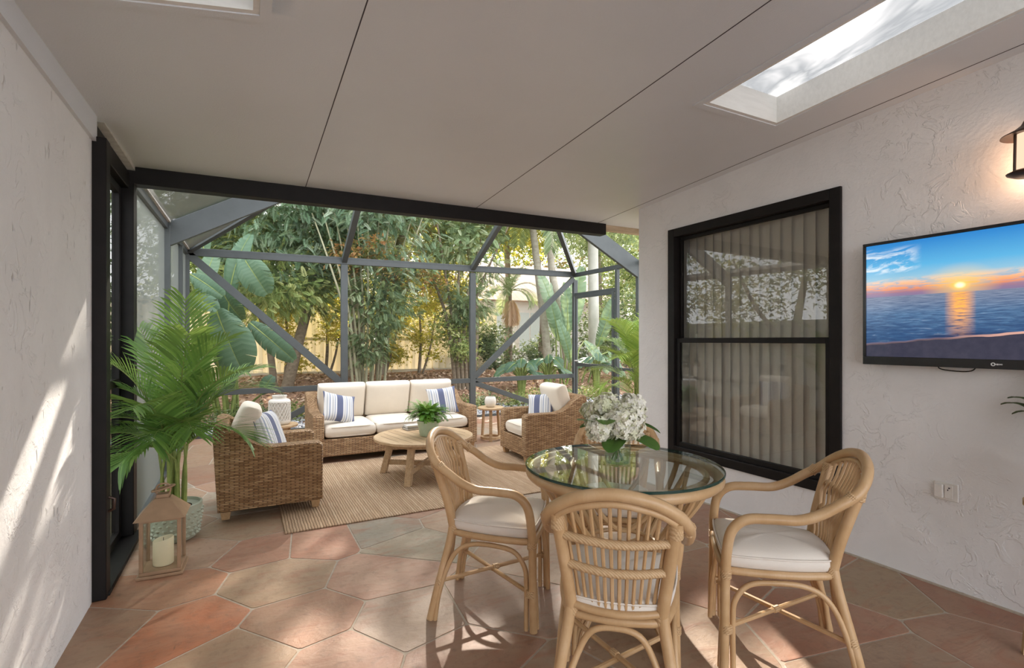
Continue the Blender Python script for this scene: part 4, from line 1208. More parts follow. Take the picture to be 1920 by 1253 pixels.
# books and fern on the coffee table
PAGE = m_plain('book_pages', (.72, .68, .60), .8); COV1 = m_plain('dark_book_cover', (.06, .055, .055), .5); COV2 = m_plain('grey_book_cover', (.55, .53, .50), .5)
z = TTZ; bp = at_z(766, 806, TTZ)
for k, (w_, d_, h_, mt, lab, rz) in enumerate(((.17, .125, .022, COV1, 'dark book at the bottom of the pair beside the potted fern', .16), (.155, .115, .020, COV2, 'light grey covered book lying on top of the dark book', .02))):
    t = thing('book', lab, 'book', (bp.x + .05, bp.y + .02, z), rz, 'books on the coffee table')
    m = MB(); m.box((-w_ / 2, -d_ / 2, 0), (w_ / 2, d_ / 2, .003)); m.box((-w_ / 2, -d_ / 2, h_ - .003), (w_ / 2, d_ / 2, h_)); m.box((-w_ / 2, d_ / 2 - .003, .003), (w_ / 2, d_ / 2, h_ - .003)); m.build('cover', mt, t, smooth=False)
    m = MB(); m.box((-w_ / 2 + .004, -d_ / 2 + .004, .003), (w_ / 2 - .004, d_ / 2 - .003, h_ - .003)); m.build('pages', PAGE, t, smooth=False)
    z += h_ + .0003
CERG = m_plain('sage_ceramic', (.46, .56, .40), .35, 0, .5, .12, 9)
SOIL = m_plain('potting_soil', (.04, .028, .02), .95, 0, .2, .3, 60, .6)
fp = at_z(803, 817, TTZ)
t = thing('potted_fern', 'bushy green fern in sage pot on the teak coffee table', 'plant', (fp.x, fp.y, TTZ))
m = MB(); m.lathe([(.0005, .001), (.070, .001), (.078, .008), (.096, .10), (.104, .135), (.106, .145), (.098, .145), (.094, .132), (.0005, .125)], n=36, cap=False); m.build('pot', CERG, t, angle=50)
m = MB(); m.lathe([(.0005, .133), (.095, .133), (.095, .124), (.0005, .124)], n=24, cap=False); m.build('soil', SOIL, t)
m_fern = m_leaf('fern_leaf', [(.03, .11, .015), (.07, .22, .02), (.14, .36, .03), (.24, .47, .07)], .3)
lf = Leaves()
for k in range(150):
    e = rng.uniform(0, 1) ** .7
    V, Q, _ = palm_frond(rng.uniform(.19, .27), 15, .036, .008, .45 + .45 * e, 1.5 - .75 * e, .12, .5, .2)
    V = rot_place(V, rng.uniform(0, 2 * PI), (rng.normal(0, .018), rng.normal(0, .018), .13))
    lf.add(V, Q, np.clip(rng.normal(.62 - .25 * e, .2), 0, 1))
lf.build('fronds', m_fern, t)

# side tables
def side_table(label, loc, r, rz):
    t = thing('side_table', label, 'side table', loc, rz, 'round teak side tables')
    m = MB(); m.lathe([(.0005, .392), (r - .01, .392), (r, .398), (r, .415), (r - .006, .42), (.0005, .42)], n=40, cap=False); m.build('tabletop', TEAK, t, angle=30)
    for k in range(3):
        a = k * 2 * PI / 3 - PI / 2; m = MB(); p = Vector((math.cos(a) * r * .78, math.sin(a) * r * .78, 0)); q = Vector((math.cos(a) * r * .62, math.sin(a) * r * .62, .394))
        m.bar(p, q, .040, .022, p.normalized()); m.build('leg', TEAK, t, smooth=False, bevel=.003)
    m = MB(); m.lathe([(r * .80, .02), (r * .80, .05), (r * .62, .05), (r * .62, .02), (r * .80, .02)], n=32, cap=False); m.build('base_ring', TEAK, t, angle=30)
    return t
side_table('round teak side table with small white pot, between sofa and armchair', (2.775, 5.80, 0), .165, -.45)
side_table('round teak side table under the white lattice vase, behind the palm side armchair', (.335, 5.62, 0), .155, .3)
CERW = m_plain('white_ceramic', (.74, .70, .63), .45, 0, .4, .06, 10, .1)
t = thing('ceramic_pot', 'small round white pot on the side table right of the sofa', 'pot', (2.765, 5.79, .4205))
m = MB(); m.lathe([(.0005, .001), (.045, .001), (.060, .012), (.073, .05), (.074, .085), (.066, .118), (.056, .130), (.050, .128), (.052, .115), (.0005, .100)], n=32, cap=False); m.build('body', CERW, t, angle=60)
m = MB(); m.lathe([(.0005, .118), (.052, .116), (.052, .100), (.0005, .100)], n=20, cap=False); m.build('soil', SOIL, t)
tv_, ts_ = [], []
def lat_vase():
    t = thing('lattice_vase', 'white ceramic lidded vase with lattice sides on a side table', 'vase', (.315, 5.60, .4205))
    m = MB(); m.lathe([(.0005, .001), (.085, .001), (.098, .010), (.103, .03), (.103, .045), (.0935, .047), (.0935, .223), (.103, .225), (.102, .238), (.088, .252), (.066, .258), (.064, .275), (.070, .283), (.070, .292), (.058, .294), (.056, .26), (.085, .24), (.085, .10)], n=40, cap=False)
    m.build('body', CERW, t, angle=50)
    m = MB(); nn = 20
    for k in range(nn):
        for s in (-1, 1):
            pts = []
            for q in range(11):
                f = q / 10; a = 2 * PI * (k / nn) + s * f * .95
                pts.append((.1005 * math.cos(a), .1005 * math.sin(a), .04 + .19 * f))
            m.tube(pts, .0042, 4, cap=False)
    m.build('lattice', CERW, t)
lat_vase()

# ------------------------------------------------------------------ lantern, candle, potted palm
LGLASS = m_glass('lantern_glass', (.97, .98, .97), 1.25)
LANT = m_plain('champagne_metal', (.37, .24, .145), .45, .15, .35, .1, 20)
lw = .19; lx, ly = -.395, 3.365
t = thing('floor_lantern', 'champagne metal lantern on the floor beside the black door post', 'lantern', (lx, ly, 0), -.04)
h_ = lw / 2
m = MB(); m.box((-h_ - .012, -h_ - .012, 0), (h_ + .012, h_ + .012, .016)); m.box((-h_, -h_, .016), (h_, h_, .034)); m.build('base', LANT, t, bevel=.003)
for sx in (-1, 1):
    for sy in (-1, 1):
        m = MB(); x, y = sx * (h_ - .01), sy * (h_ - .01); m.box((x - .009, y - .009, .034), (x + .009, y + .009, .30)); m.build('corner_post', LANT, t, bevel=.002)
m = MB(); m.box((-h_, -h_, .296), (h_, h_, .314)); m.build('top_frame', LANT, t, bevel=.002)
m = MB(); e = h_ + .022; q = .036
m.hexa([(-e, -e, .310), (e, -e, .310), (e, e, .310), (-e, e, .310), (-q, -q, .405), (q, -q, .405), (q, q, .405), (-q, q, .405)]); m.box((-q * .8, -q * .8, .405), (q * .8, q * .8, .425)); m.build('roof', LANT, t, smooth=False, bevel=.002)
m = MB(); m.tube(smooth_path([(-.03, 0, .425), (-.034, 0, .45), (-.018, 0, .474), (.018, 0, .474), (.034, 0, .45), (.03, 0, .425)], 6), .005, 8); m.tube([(.052 * math.cos(2 * PI * k / 24), .030 * math.sin(2 * PI * k / 24), .452 + .012 * math.cos(2 * PI * k / 24)) for k in range(24)], .0055, 8, True); m.build('ring_handle', LANT, t)
for k in range(4):
    m = MB(); m.box((-h_ + .018, h_ - .012, .034), (h_ - .018, h_ - .009, .297)); o = m.build('pane', LGLASS, t, smooth=False); o.rotation_euler = (0, 0, k * PI / 2)
WAX = m_plain('ivory_wax', (.80, .70, .47), .5, 0, .4, .04, 8)
c = thing('pillar_candle', 'ivory pillar candle inside the floor lantern', 'candle', (lx, ly, .0345))
m = MB(); m.lathe([(.0005, .001), (.047, .001), (.049, .004), (.049, .136), (.046, .141), (.038, .139), (.02, .128), (.0005, .126)], n=32, cap=False)
m.v = [(x, y, z + (.008 * x / .049 if z > .12 else 0)) for x, y, z in m.v]; m.build('wax', WAX, c, angle=60)
m = MB(); m.tube([(0, 0, .124), (.001, 0, .145)], .0015, 5); m.build('wick', BLACKP, c)

def areca(name, label, loc, fronds, pot=None, stem_h=.35, seed=1, L0=(.7, 1.0), leafmat=GREEN_PALM, llen=.30, lw_=.02, lean=.42, pairs=34):
    global rng
    keep = rng; rng = np.random.default_rng(seed)
    t = thing(name, label, 'plant', loc)
    z0 = 0
    if pot:
        pot(t); z0 = .20
    stems = MB()
    for (az, lift, L, arch, base_h) in fronds:
        bx, by = rng.normal(0, .028), rng.normal(0, .028)
        hx, hy = bx + .07 * math.cos(az) * base_h, by + .07 * math.sin(az) * base_h
        V, Q, mid = palm_frond(L, pairs, llen, lw_, arch, lift, .14, lean, .38)
        top = (hx, hy, z0 + base_h)
        V = rot_place(V, az, top); mid = rot_place(mid, az, top)
        f = Leaves(); f.add(V, Q, np.repeat(np.clip(rng.normal(.5, .16, len(V) // 8), 0, 1), 8)); fo = f.build('frond', leafmat, t)
        mb = MB(); mb.tube([(*p, .0065 * (1 - .85 * i / 20)) for i, p in enumerate(mid[::2])], n=5); mb.build('rachis', STEMP, fo)
        stems.tube(smooth_path([(bx, by, z0 - .03, .011), (bx * 1.1, by * 1.1, z0 + base_h * .5, .009), (*top, .007)], 4), n=6)
    stems.build('stems', STEMP, t)
    rng = keep
    return t
STEMP = m_plain('palm_stem', (.22, .27, .07), .5, 0, .4, .3, 12)
POTG = m_plain('pale_green_glaze', (.41, .43, .33), .4, 0, .45, .05, 14)
def palm_pot(t):
    m = MB(); prof = [(.0005, .001), (.10, .001), (.118, .012), (.142, .12), (.148, .205), (.150, .225), (.138, .228), (.134, .21), (.0005, .19)]
    m.lathe(prof, n=40, cap=False); m.build('pot', POTG, t, angle=50)
    m = MB()
    for j in range(6):
        z = .035 + j * .029; r = .121 + .027 * (z / .2)
        for k in range(20):
            a = 2 * PI * (k + .5 * (j % 2)) / 20; c_ = Vector((r * math.cos(a), r * math.sin(a), z)); n_ = Vector((math.cos(a), math.sin(a), 0)); s_ = Vector((-math.sin(a), math.cos(a), 0))
            u = Vector((0, 0, 1))
            m.add([c_ + s_ * .018, c_ + u * .015, c_ - s_ * .018, c_ - u * .015, c_ + n_ * .017], [(0, 1, 4), (1, 2, 4), (2, 3, 4), (3, 0, 4)])
    m.build('relief', POTG, t, smooth=False, fixn=False)
    m = MB(); m.lathe([(.0005, .205), (.136, .203), (.136, .188), (.0005, .188)], n=28, cap=False); m.build('soil', SOIL, t)
# azimuth, lift, length, arch, stem height
def az_px(dx_right, toward):  # direction in the room from picture-right and toward-viewer components
    vx = dx_right * CT - toward * ST; vy = -dx_right * ST - toward * CT
    return math.atan2(vy, vx)
FR = [(az_px(.1, .15), 1.52, .92, .16, .42), (az_px(-.5, -.2), 1.40, .84, .30, .40), (az_px(.6, .1), 1.34, .84, .40, .40), (az_px(.9, .25), 1.20, .76, .58, .40),
      (az_px(.8, -.3), 1.02, .66, .62, .44), (az_px(-.9, .35), 1.12, .54, .58, .48), (az_px(-.6, .7), 1.02, .46, .66, .40), (az_px(.25, .9), 1.10, .62, .66, .40),
      (az_px(.65, .65), .98, .54, .78, .38), (az_px(.95, .05), .80, .50, .72, .36), (az_px(-.1, .95), .78, .46, .78, .32), (az_px(.5, -.8), 1.18, .70, .5, .40),
      (az_px(.35, .4), 1.38, .78, .36, .44), (az_px(-.4, .5), 1.32, .72, .42, .42), (az_px(-.55, .3), .85, .36, .72, .38), (az_px(.2, .5), .95, .5, .8, .36)]
areca('potted_palm', 'tall potted areca palm behind the lantern, beside the armchair', (-.39, 3.86, 0), FR, palm_pot, seed=3, llen=.31, lw_=.0155, lean=.75, pairs=30)

# ------------------------------------------------------------------ television, sconce, socket
tvx = 3.085; y1_, y0_ = 1.585, .395; zt, zb = 1.81, 1.135
t = thing('television', 'wall mounted flat television showing a sunset sea', 'television', (tvx, y1_, zb), -PI / 2)
W_, H_ = y1_ - y0_, zt - zb
m = MB(); m.box((0, .008, 0), (W_, .045, H_)); m.build('casing', BLACKP, t, bevel=.006)
m = MB()
m.box((0, 0, 0), (W_, .012, .045)); m.box((0, 0, H_ - .016), (W_, .012, H_)); m.box((0, 0, .045), (.016, .012, H_ - .016)); m.box((W_ - .016, 0, .045), (W_, .012, H_ - .016)); m.build('bezel', BLACKP, t, bevel=.002)
m = MB(); x0, x1, z0, z1 = 0, 1.158, 0, .614; m.add([(x0, 0, z0), (x1, 0, z0), (x1, 0, z1), (x0, 0, z1)], [(0, 1, 2, 3)]); o = m.build('picture', TVPIC, t, smooth=False); o.location = (.016, .0065, .045)
LOGO = m_plain('logo_silver', (.72, .72, .70), .4)
lx_ = (1.585 - at_x(1862, 684, tvx).y)
m = MB(); m.tube([(lx_ + .0065 * math.cos(2 * PI * k / 20), -.0006, .022 + .0065 * math.sin(2 * PI * k / 20)) for k in range(20)], .0022, 6, True)
for k, (dx, wd_, hh) in enumerate(((.010, .004, .005), (.0155, .0016, .0085), (.019, .0042, .005), (.025, .0016, .005), (.0285, .0042, .005))):
    m.tube([(lx_ + dx + wd_ / 2 * (1 + math.cos(2 * PI * j / 10)), -.0006, .022 + hh / 2 * math.sin(2 * PI * j / 10)) for j in range(10)], .0009, 4, True)
m.build('logo', LOGO, t)
m = MB(); m.box((W_ / 2 - .2, .045, .15), (W_ / 2 + .2, .088, .5)); m.build('wall_bracket', BLACK, t, smooth=False)
m = MB(); m.tube(smooth_path([(.34, .05, .03), (.33, .06, -.008), (.39, .062, -.020), (.46, .062, -.016), (.49, .05, .02)], 6), .003, 6); m.build('cord', BLACKP, t)

t = thing('wall_sconce', 'lit bronze lantern sconce on the wall above the television', 'wall lamp', (XR, .885, 1.99))
m = MB(); m.lathe([(.0005, -.012), (.05, -.012), (.05, .012), (.0005, .012)], n=24, cap=False); m.v = [(-z - .012 + 0, y, x + .12) for x, y, z in m.v]; m.build('wall_plate', BRONZE, t, angle=40)
m = MB(); m.tube(smooth_path([(-.01, 0, .12), (-.06, 0, .20), (-.115, 0, .275), (-.13, 0, .24)], 6), .008, 8); m.build('bracket_arm', BRONZE, t)
SX = -.13
m = MB(); m.lathe([(.0005, .27), (.012, .27), (.018, .25), (.03, .225), (.055, .205), (.095, .185), (.097, .180), (.055, .186), (.0005, .19)], (SX, 0, 0), 28, cap=False); m.build('hood', BRONZE, t, angle=60)
m = MB(); m.lathe([(.0005, .0), (.05, .0), (.075, .012), (.078, .018), (.062, .026), (.0005, .028)], (SX, 0, 0), 28, cap=False); m.build('base', BRONZE, t, angle=50)
for k in range(4):
    a = PI / 4 + k * PI / 2; m = MB(); m.tube([(SX + .055 * math.cos(a), .055 * math.sin(a), .02), (SX + .052 * math.cos(a), .052 * math.sin(a), .19)], .0055, 6); m.build('rib', BRONZE, t)
m = MB(); m.lathe([(.044, .028), (.046, .19)], (SX, 0, 0), 28, cap=False); m.build('glass_shade', m_emit('glowing_frosted_glass', (1.0, .66, .46), .95), t)
pl = bpy.data.lights.new('sconce_bulb', 'POINT'); pl.energy = 5.5; pl.color = (1.0, .58, .34); pl.shadow_soft_size = .06
po = bpy.data.objects.new('sconce_bulb', pl); COL.objects.link(po); po.location = (XR - .085, .885, 2.08)

t = thing('wall_socket', 'white double socket plate low on the right wall', 'socket', (XR, 1.2335, .497), 0)
m = MB(); m.box((-.008, -.051, -.045), (0, .051, .045)); m.build('plate', PLASTIC, t, bevel=.003)
m = MB(); m.box((-.022, .008, -.034), (-.008, .045, .034)); m.build('cover_flap', PLASTIC, t, bevel=.003)
m = MB(); m.box((-.012, -.030, -.034), (-.008, .004, .034)); m.build('socket_face', PLASTIC, t, bevel=.002)
m = MB(); m.box((-.0128, -.012, .006), (-.0118, -.008, .014)); m.box((-.0128, -.020, .018), (-.0118, -.012, .024)); m.build('slot', SEAM, t, smooth=False)

# plant just outside the picture whose leaf tips reach in under the television
t = thing('trailing_plant', 'dark green leaf sprays reaching in below the television at picture edge', 'plant', (2.86, .70, .62))
m = MB(); m.lathe([(.0005, 0), (.08, 0), (.10, .012), (.12, .20), (.11, .20), (.0005, .17)], n=28, cap=False); m.build('pot', CERW, t, angle=50)
lf = Leaves()
tipw = at_d(1880, 752, 2.36)
for k, (px, py, d) in enumerate(((1876, 757, 2.36), (1889, 745, 2.34), (1897, 775, 2.34), (1930, 700, 2.3), (1960, 730, 2.3), (1950, 640, 2.35), (1990, 660, 2.3), (2010, 740, 2.25), (2040, 700, 2.3))):
    tip = np.array(at_d(px, py, d)) - np.array((2.86, .70, .62)); st = np.array((rng.normal(0, .02), rng.normal(0, .02), .18)); mid = (tip + st) / 2 + np.array((0, 0, .16))
    prev = None
    sd = np.cross(tip - st, [0, 0, 1.]); sd /= np.linalg.norm(sd); N = 10; V = []
    for i in range(N + 1):
        f = i / N; p = (1 - f) ** 2 * st + 2 * f * (1 - f) * mid + f * f * tip; w = .018 * math.sin(PI * min(1, f * .95 + .05)) ** .6
        V += [p - sd * w, p + np.array((0, 0, -.006)), p + sd * w]
    Q = []
    for i in range(N):
        b = i * 3; Q += [(b, b + 1, b + 4, b + 3), (b + 1, b + 2, b + 5, b + 4)]
    lf.add(V, Q, rng.uniform(.1, .6))
lf.build('leaves', m_leaf('dark_strap_leaf', [(.02, .05, .015), (.05, .11, .03), (.10, .18, .05)], .2), t)
t = thing('plant_stand', 'wooden plant stand under the trailing plant, at picture edge', 'stand', (2.86, .70, 0))
m = MB(); m.lathe([(.0005, .60), (.15, .60), (.15, .62), (.0005, .62)], n=32, cap=False); m.build('tabletop', TEAK, t, angle=30)
for k in range(3):
    a = k * 2 * PI / 3; m = MB(); m.bar((.14 * math.cos(a), .14 * math.sin(a), 0), (.09 * math.cos(a), .09 * math.sin(a), .601), .03, .03); m.build('leg', TEAK, t, smooth=False)

# ------------------------------------------------------------------ garden
BARK = m_wood('tree_bark', (.16, .12, .085), (.30, .24, .17), .4, .9)
PALEBARK = m_wood('pale_palm_bark', (.34, .30, .24), (.50, .46, .38), .25, .85)
LG = m_leaf('dark_green_leaf', [(.035, .07, .033), (.115, .18, .085), (.25, .35, .18), (.48, .55, .34)], .45)
LM = m_leaf('mid_green_leaf', [(.05, .09, .03), (.16, .24, .07), (.33, .42, .14), (.58, .60, .26)], .48)
LY = m_leaf('yellow_green_leaf', [(.28, .32, .04), (.50, .50, .07), (.75, .66, .10), (.88, .75, .18)], .55)
LR = m_leaf('rusty_leaf', [(.07, .14, .05), (.16, .24, .08), (.38, .26, .10), (.55, .26, .11)], .42)
LB = m_leaf('blue_green_leaf', [(.04, .085, .048), (.115, .21, .12), (.23, .35, .22), (.45, .54, .40)], .38, .35)
LBAN = m_leaf('banana_leaf', [(.025, .07, .04), (.05, .115, .065), (.085, .165, .095), (.16, .25, .155)], .22, .32)
t_ = NT('cream_vinyl_fence'); d_ = t_.add('ShaderNodeBsdfDiffuse'); d_.inputs[0].default_value = (.92, .89, .80, 1); tl_ = t_.add('ShaderNodeBsdfTranslucent'); tl_.inputs[0].default_value = (.95, .88, .70, 1)
mx_ = t_.add('ShaderNodeMixShader'); mx_.inputs[0].default_value = .28; t_.link(d_.outputs[0], mx_.inputs[1]); t_.link(tl_.outputs[0], mx_.inputs[2]); t_.link(mx_.outputs[0], t_.out.inputs[0]); FENCEM = t_.m
SHELL = m_plain('grey_river_pebbles', (.36, .36, .38), .7, 0, .3, .4, 18)
MULCHM = m_plain('leaf_mulch', (.33, .20, .135), .95, 0, .15, .4, 22, .8, .03)
LAWNM = m_plain('garden_soil', (.12, .10, .06), .95, 0, .15, .4, 5, .5, .02)

def gz(x, y):                                   # height of the planting bed behind the enclosure
    f = max(0.0, min(1.0, (y - 8.5) / 2.6)); f = f * f * (3 - 2 * f)
    return -.03 + .50 * f + .03 * math.sin(x * 1.7 + y) * f
m = MB(); m.box((-14, -8, -.6), (22, 40, -.10)); struct(m.build('ground', LAWNM, smooth=False))
m = MB(); m.grid(lambda u, v: (-7 + 22 * u, CY1 + .07 + 7.5 * v, gz(-7 + 22 * u, CY1 + .07 + 7.5 * v)), 90, 40); struct(m.build('planting_bed', MULCHM, angle=80), 'mulched planting bed rising behind the screen enclosure')['category'] = 'ground'

# pebbles, leaf litter: uncountable
def rnd(n, a, b): return rng.uniform(a, b, n)
n = 5200
oct_v = np.array([(1, 0, 0), (0, 1, 0), (-1, 0, 0), (0, -1, 0), (0, 0, .7), (0, 0, -.7)], float); oct_f = np.array([(0, 1, 4), (1, 2, 4), (2, 3, 4), (3, 0, 4), (1, 0, 5), (2, 1, 5), (3, 2, 5), (0, 3, 5)])
pb = Leaves(); X = rnd(n, -1.5, 8); Y = CY1 + .08 + 1.25 * rnd(n, 0, 1)
PEB = m_leaf('pebble_tones', [(.16, .16, .18), (.32, .32, .35), (.52, .52, .54), (.75, .75, .76)], 0, .6)
P = np.stack([X, Y, np.array([gz(a, b) for a, b in zip(X, Y)]) + .012], 1)
pb.scatter((oct_v, oct_f), P, rng.normal(0, 1, (n, 3)) * np.array([1, 1, .2]), rnd(n, .018, .045), rnd(n, 0, 1))
o = pb.build('river_pebbles', PEB); tag(o, 'grey river pebbles spread along the foot of the enclosure', 'pebbles', None, 'stuff')
n = 9000
lt = Leaves(); X = rnd(n, -4, 9.5); Y = rnd(n, 8.7, 12.0)
P = np.stack([X, Y, np.array([gz(a, b) for a, b in zip(X, Y)]) + .015], 1)
LIT = m_leaf('dry_leaf_tones', [(.22, .12, .075), (.46, .28, .18), (.66, .45, .32), (.82, .64, .50)], .2, .8)
lt.scatter(quad_leaf(1, .5, .2), P, np.concatenate([rng.normal(0, 1, (n, 2)), rng.normal(.1, .25, (n, 1))], 1), rnd(n, .05, .13), rnd(n, 0, 1))
o = lt.build('leaf_litter', LIT); tag(o, 'brown fallen leaves covering the mulched bed', 'leaves', None, 'stuff')

# fences
def fence(name, label, a, b, h0, h, n, mat):
    t = thing(name, label, 'fence'); a, b = Vector(a), Vector(b); d = (b - a); L = d.length; d.normalize(); s = Vector((-d.y, d.x, 0))
    m = MB()
    vs, fs = [], []
    for k in range(n * 4 + 1):
        ph = k % 4; off = .0 if ph in (0, 1) else .05
        f = (k // 4 + (0, .42, .5, .92)[ph]) / (n + .001)
        p = a + d * (L * min(f, 1)) + s * off
        vs += [(p.x, p.y, h0), (p.x, p.y, h0 + h)]
    for k in range(n * 4): fs.append((2 * k, 2 * k + 2, 2 * k + 3, 2 * k + 1))
    m.add(vs, fs); o = m.build('board_panel', mat, t, smooth=False, fixn=False)
    sol = o.modifiers.new('thick', 'SOLIDIFY'); sol.thickness = .02
    for z in (h0 + .08, h0 + h * .5, h0 + h - .04):
        m = MB(); m.bar(a + Vector((0, 0, z)) - s * .02, b + Vector((0, 0, z)) - s * .02, .04, .07); m.build('rail', mat, t, smooth=False)
    return t
fence('garden_fence', 'cream ribbed fence behind the planting bed and trees', (-6, 12.6, 0), (6.2, 12.6, 0), .42, 1.75, 66, FENCEM)
fence('side_fence', 'pale fence standing beyond the side of the enclosure next to the tall potted palm', (-3.3, 0, 0), (-3.3, 12.6, 0), -.08, 1.75, 48, m_plain('pale_grey_fence', (.60, .60, .56), .6))

# neighbouring house behind the right of the garden
nh = thing('neighbour_house', 'pale neighbouring house with tiled roof beyond the garden', 'house', (0, 0, 0))
HW = m_plain('pale_render', (.72, .70, .66), .8); 
t_ = NT('terracotta_roof_tile'); c_ = t_.coord(); w_ = t_.add('ShaderNodeTexWave'); t_.link(c_, w_.inputs[0]); w_.inputs['Scale'].default_value = 1.6; w_.bands_direction = 'X'
w2 = t_.add('ShaderNodeTexWave'); t_.link(c_, w2.inputs[0]); w2.inputs['Scale'].default_value = 1.1; w2.bands_direction = 'Y'; w2.wave_profile = 'SAW'
t_.pbr(t_.mix(t_.noise(c_, 3, 3), (.58, .44, .35), (.76, .62, .50)), .8, 0, .2, t_.bump(t_.math('ADD', w_.outputs['Fac'], w2.outputs['Fac']), .8, .05)); ROOFT = t_.m
m = MB(); m.box((6.4, 15.6, -.1), (13.5, 21, 2.75)); m.build('house_walls', HW, nh, smooth=False)
m = MB(); m.hexa([(5.8, 15.0, 2.62), (14.1, 15.0, 2.62), (14.1, 21.5, 2.62), (5.8, 21.5, 2.62), (7.6, 17.9, 4.3), (12.4, 17.9, 4.3), (12.4, 18.6, 4.3), (7.6, 18.6, 4.3)]); m.build('roof', ROOFT, nh, smooth=False)
WINC = m_plain('curtained_window', (.60, .66, .66), .25)
for x0, x1 in ((6.9, 7.9), (8.5, 9.9)):
    m = MB(); m.box((x0, 15.55, .8), (x1, 15.61, 2.3)); f_ = m.build('window', PLASTIC, nh, smooth=False)
    m = MB()
    for k in range(3): m.box((x0 + .06 + (x1 - x0 - .06) / 3 * k, 15.535, .86), (x0 + (x1 - x0 - .06) / 3 * (k + 1), 15.56, 2.24))
    m.build('pane', WINC, f_, smooth=False)

def dir_out(P, c): return P - np.asarray(c)
FINE = .52
def crown(lv, c, r, n, tm, sc, shell=.5, droop=.25, vmean=.5, vs=.32, clump=0):
    c = np.asarray(c, float); r = np.asarray(r, float); n = int(n * FINE ** -1.6); sc = (sc[0] * FINE, sc[1] * FINE)
    if clump:
        cc = rng.normal(0, 1, (clump, 3)); cc /= np.linalg.norm(cc, axis=1, keepdims=True); cc *= rng.uniform(.35, 1, (clump, 1))
        D = cc[rng.integers(0, clump, n)] + rng.normal(0, .20, (n, 3))
    else:
        D = rng.normal(0, 1, (n, 3)); D /= np.linalg.norm(D, axis=1, keepdims=True); D *= (rng.uniform(0, 1, (n, 1)) ** shell)
    P = c + D * r
    dirs = D * np.array([1, 1, .6]) + rng.normal(0, .5, (n, 3)) + np.array([0, 0, -droop])
    lv.scatter(tm, P, dirs, rng.uniform(*sc, n), np.clip(rng.normal(vmean, vs, n), 0, 1))
PIN = pinnate(8, 1.0, .36, .10); PINF = pinnate(11, 1.0, .30, .055, .35); QL = quad_leaf(1, .45, .2)
def broad_tmpl():
    V, Q = [], []
    for k in range(6):
        a = k * 2.4; d = np.array([math.sin(a) * .6, .25 + .12 * k, math.cos(a) * .35]); q, f = quad_leaf(.42, .18, .12)
        M = np.array(Matrix.Rotation(-a * .55 if k % 2 else a * .35, 3, 'Z')); q = q @ M.T + np.array([0, .14 * k, 0]); Q += [tuple(len(V) + i for i in fc) for fc in f]; V += list(q)
    return np.array(V), np.array(Q)
BRO = broad_tmpl()
def tree(name, label, cat, trunks, crowns, mats, bark=BARK, group=None):
    """trunks: list of point lists with radii; crowns: (centre, radii, n, template, scale range, tone, clumps, material index)"""
    t = thing(name, label, cat, trunks[0][0][:3], 0, group); b = Vector(trunks[0][0][:3])
    for tr in trunks:
        m = MB(); m.tube([(p[0] - b.x, p[1] - b.y, p[2] - b.z, p[3]) for p in smooth_path(tr, 5)], n=9); m.build('trunk', bark, t)
    for mi, mt in enumerate(mats):
        cr = [c for c in crowns if c[7] == mi]
        if not cr: continue
        lv = Leaves()
        for c, r, n, tm, s_, tone, cl, _ in cr: crown(lv, np.asarray(c) - np.array(b), r, n, tm, s_, vmean=tone, clump=cl)
        lv.build('crown', mt, t)
    return t
def P3(px, py, Y): p = at_y(px, py, Y); return (p.x, p.y, p.z)
def gnd(px, Y, dz=-.05): p = at_y(px, 690, Y); return (p.x, Y, gz(p.x, Y) + dz)
def trunk(px0, Y, pts, r0, r1):
    g = gnd(px0, Y); L = [(*g, r0)]; n = len(pts)
    for i, (px, py, dy) in enumerate(pts): L.append((*P3(px, py, Y + dy), r0 + (r1 - r0) * (i + 1) / n))
    return L
# feathery clump just left of the middle (many thin splayed stems)
st = []
for k in range(11):
    a = (k - 5) / 5
    st.append(trunk(690 + a * 22 + random.uniform(-6, 6), 9.6 + random.uniform(-.15, .15), [(690 + a * 42, 600, a * .1), (690 + a * 70, 500, a * .2), (690 + a * 105, 400, .2)], .026, .012))
cA = P3(690, 470, 9.6)
tree('clumping_shrub_tree', 'multi stemmed feathery green tree with splayed thin stems behind the sofa', 'tree', st,
     [(P3(700, 570, 9.45), (.75, .5, .75), 420, PIN, (.20, .34), .42, 26, 0), (P3(690, 640, 9.35), (.42, .35, .42), 160, PIN, (.18, .28), .4, 12, 0), (P3(700, 440, 9.7), (1.3, .8, .9), 430, PINF, (.32, .55), .6, 30, 1), (P3(670, 320, 9.8), (1.5, 1.0, 1.1), 380, PINF, (.35, .6), .55, 26, 1), (P3(770, 520, 9.6), (.7, .5, .5), 190, BRO, (.25, .4), .6, 14, 2), (P3(670, 480, 9.5), (.5, .4, .4), 110, BRO, (.25, .4), .7, 12, 2)], [LG, LB, LR], bark=m_plain('greenish_cane_stem', (.33, .31, .20), .7, 0, .3, .25, 6))
# second clump before the right post
st = [trunk(855 + k * 7, 9.9, [(850 + (k - 2) * 10 + 10, 610, 0), (860 + (k - 2) * 24, 520, .1), (865 + (k - 2) * 45, 420, .2)], .045, .02) for k in range(5)]
tree('bushy_tree', 'bushy bright green tree just left of the enclosure post behind the small white pot', 'tree', st,
     [(P3(858, 630, 9.7), (.50, .4, .45), 230, BRO, (.22, .36), .65, 18, 0), (P3(870, 560, 9.9), (.6, .5, .5), 230, PIN, (.22, .36), .5, 18, 1), (P3(885, 450, 9.9), (.95, .8, .7), 300, PIN, (.28, .45), .5, 20, 1), (P3(900, 350, 10.2), (1.2, .9, .8), 300, PINF, (.32, .5), .5, 18, 1)], [LM, LG])
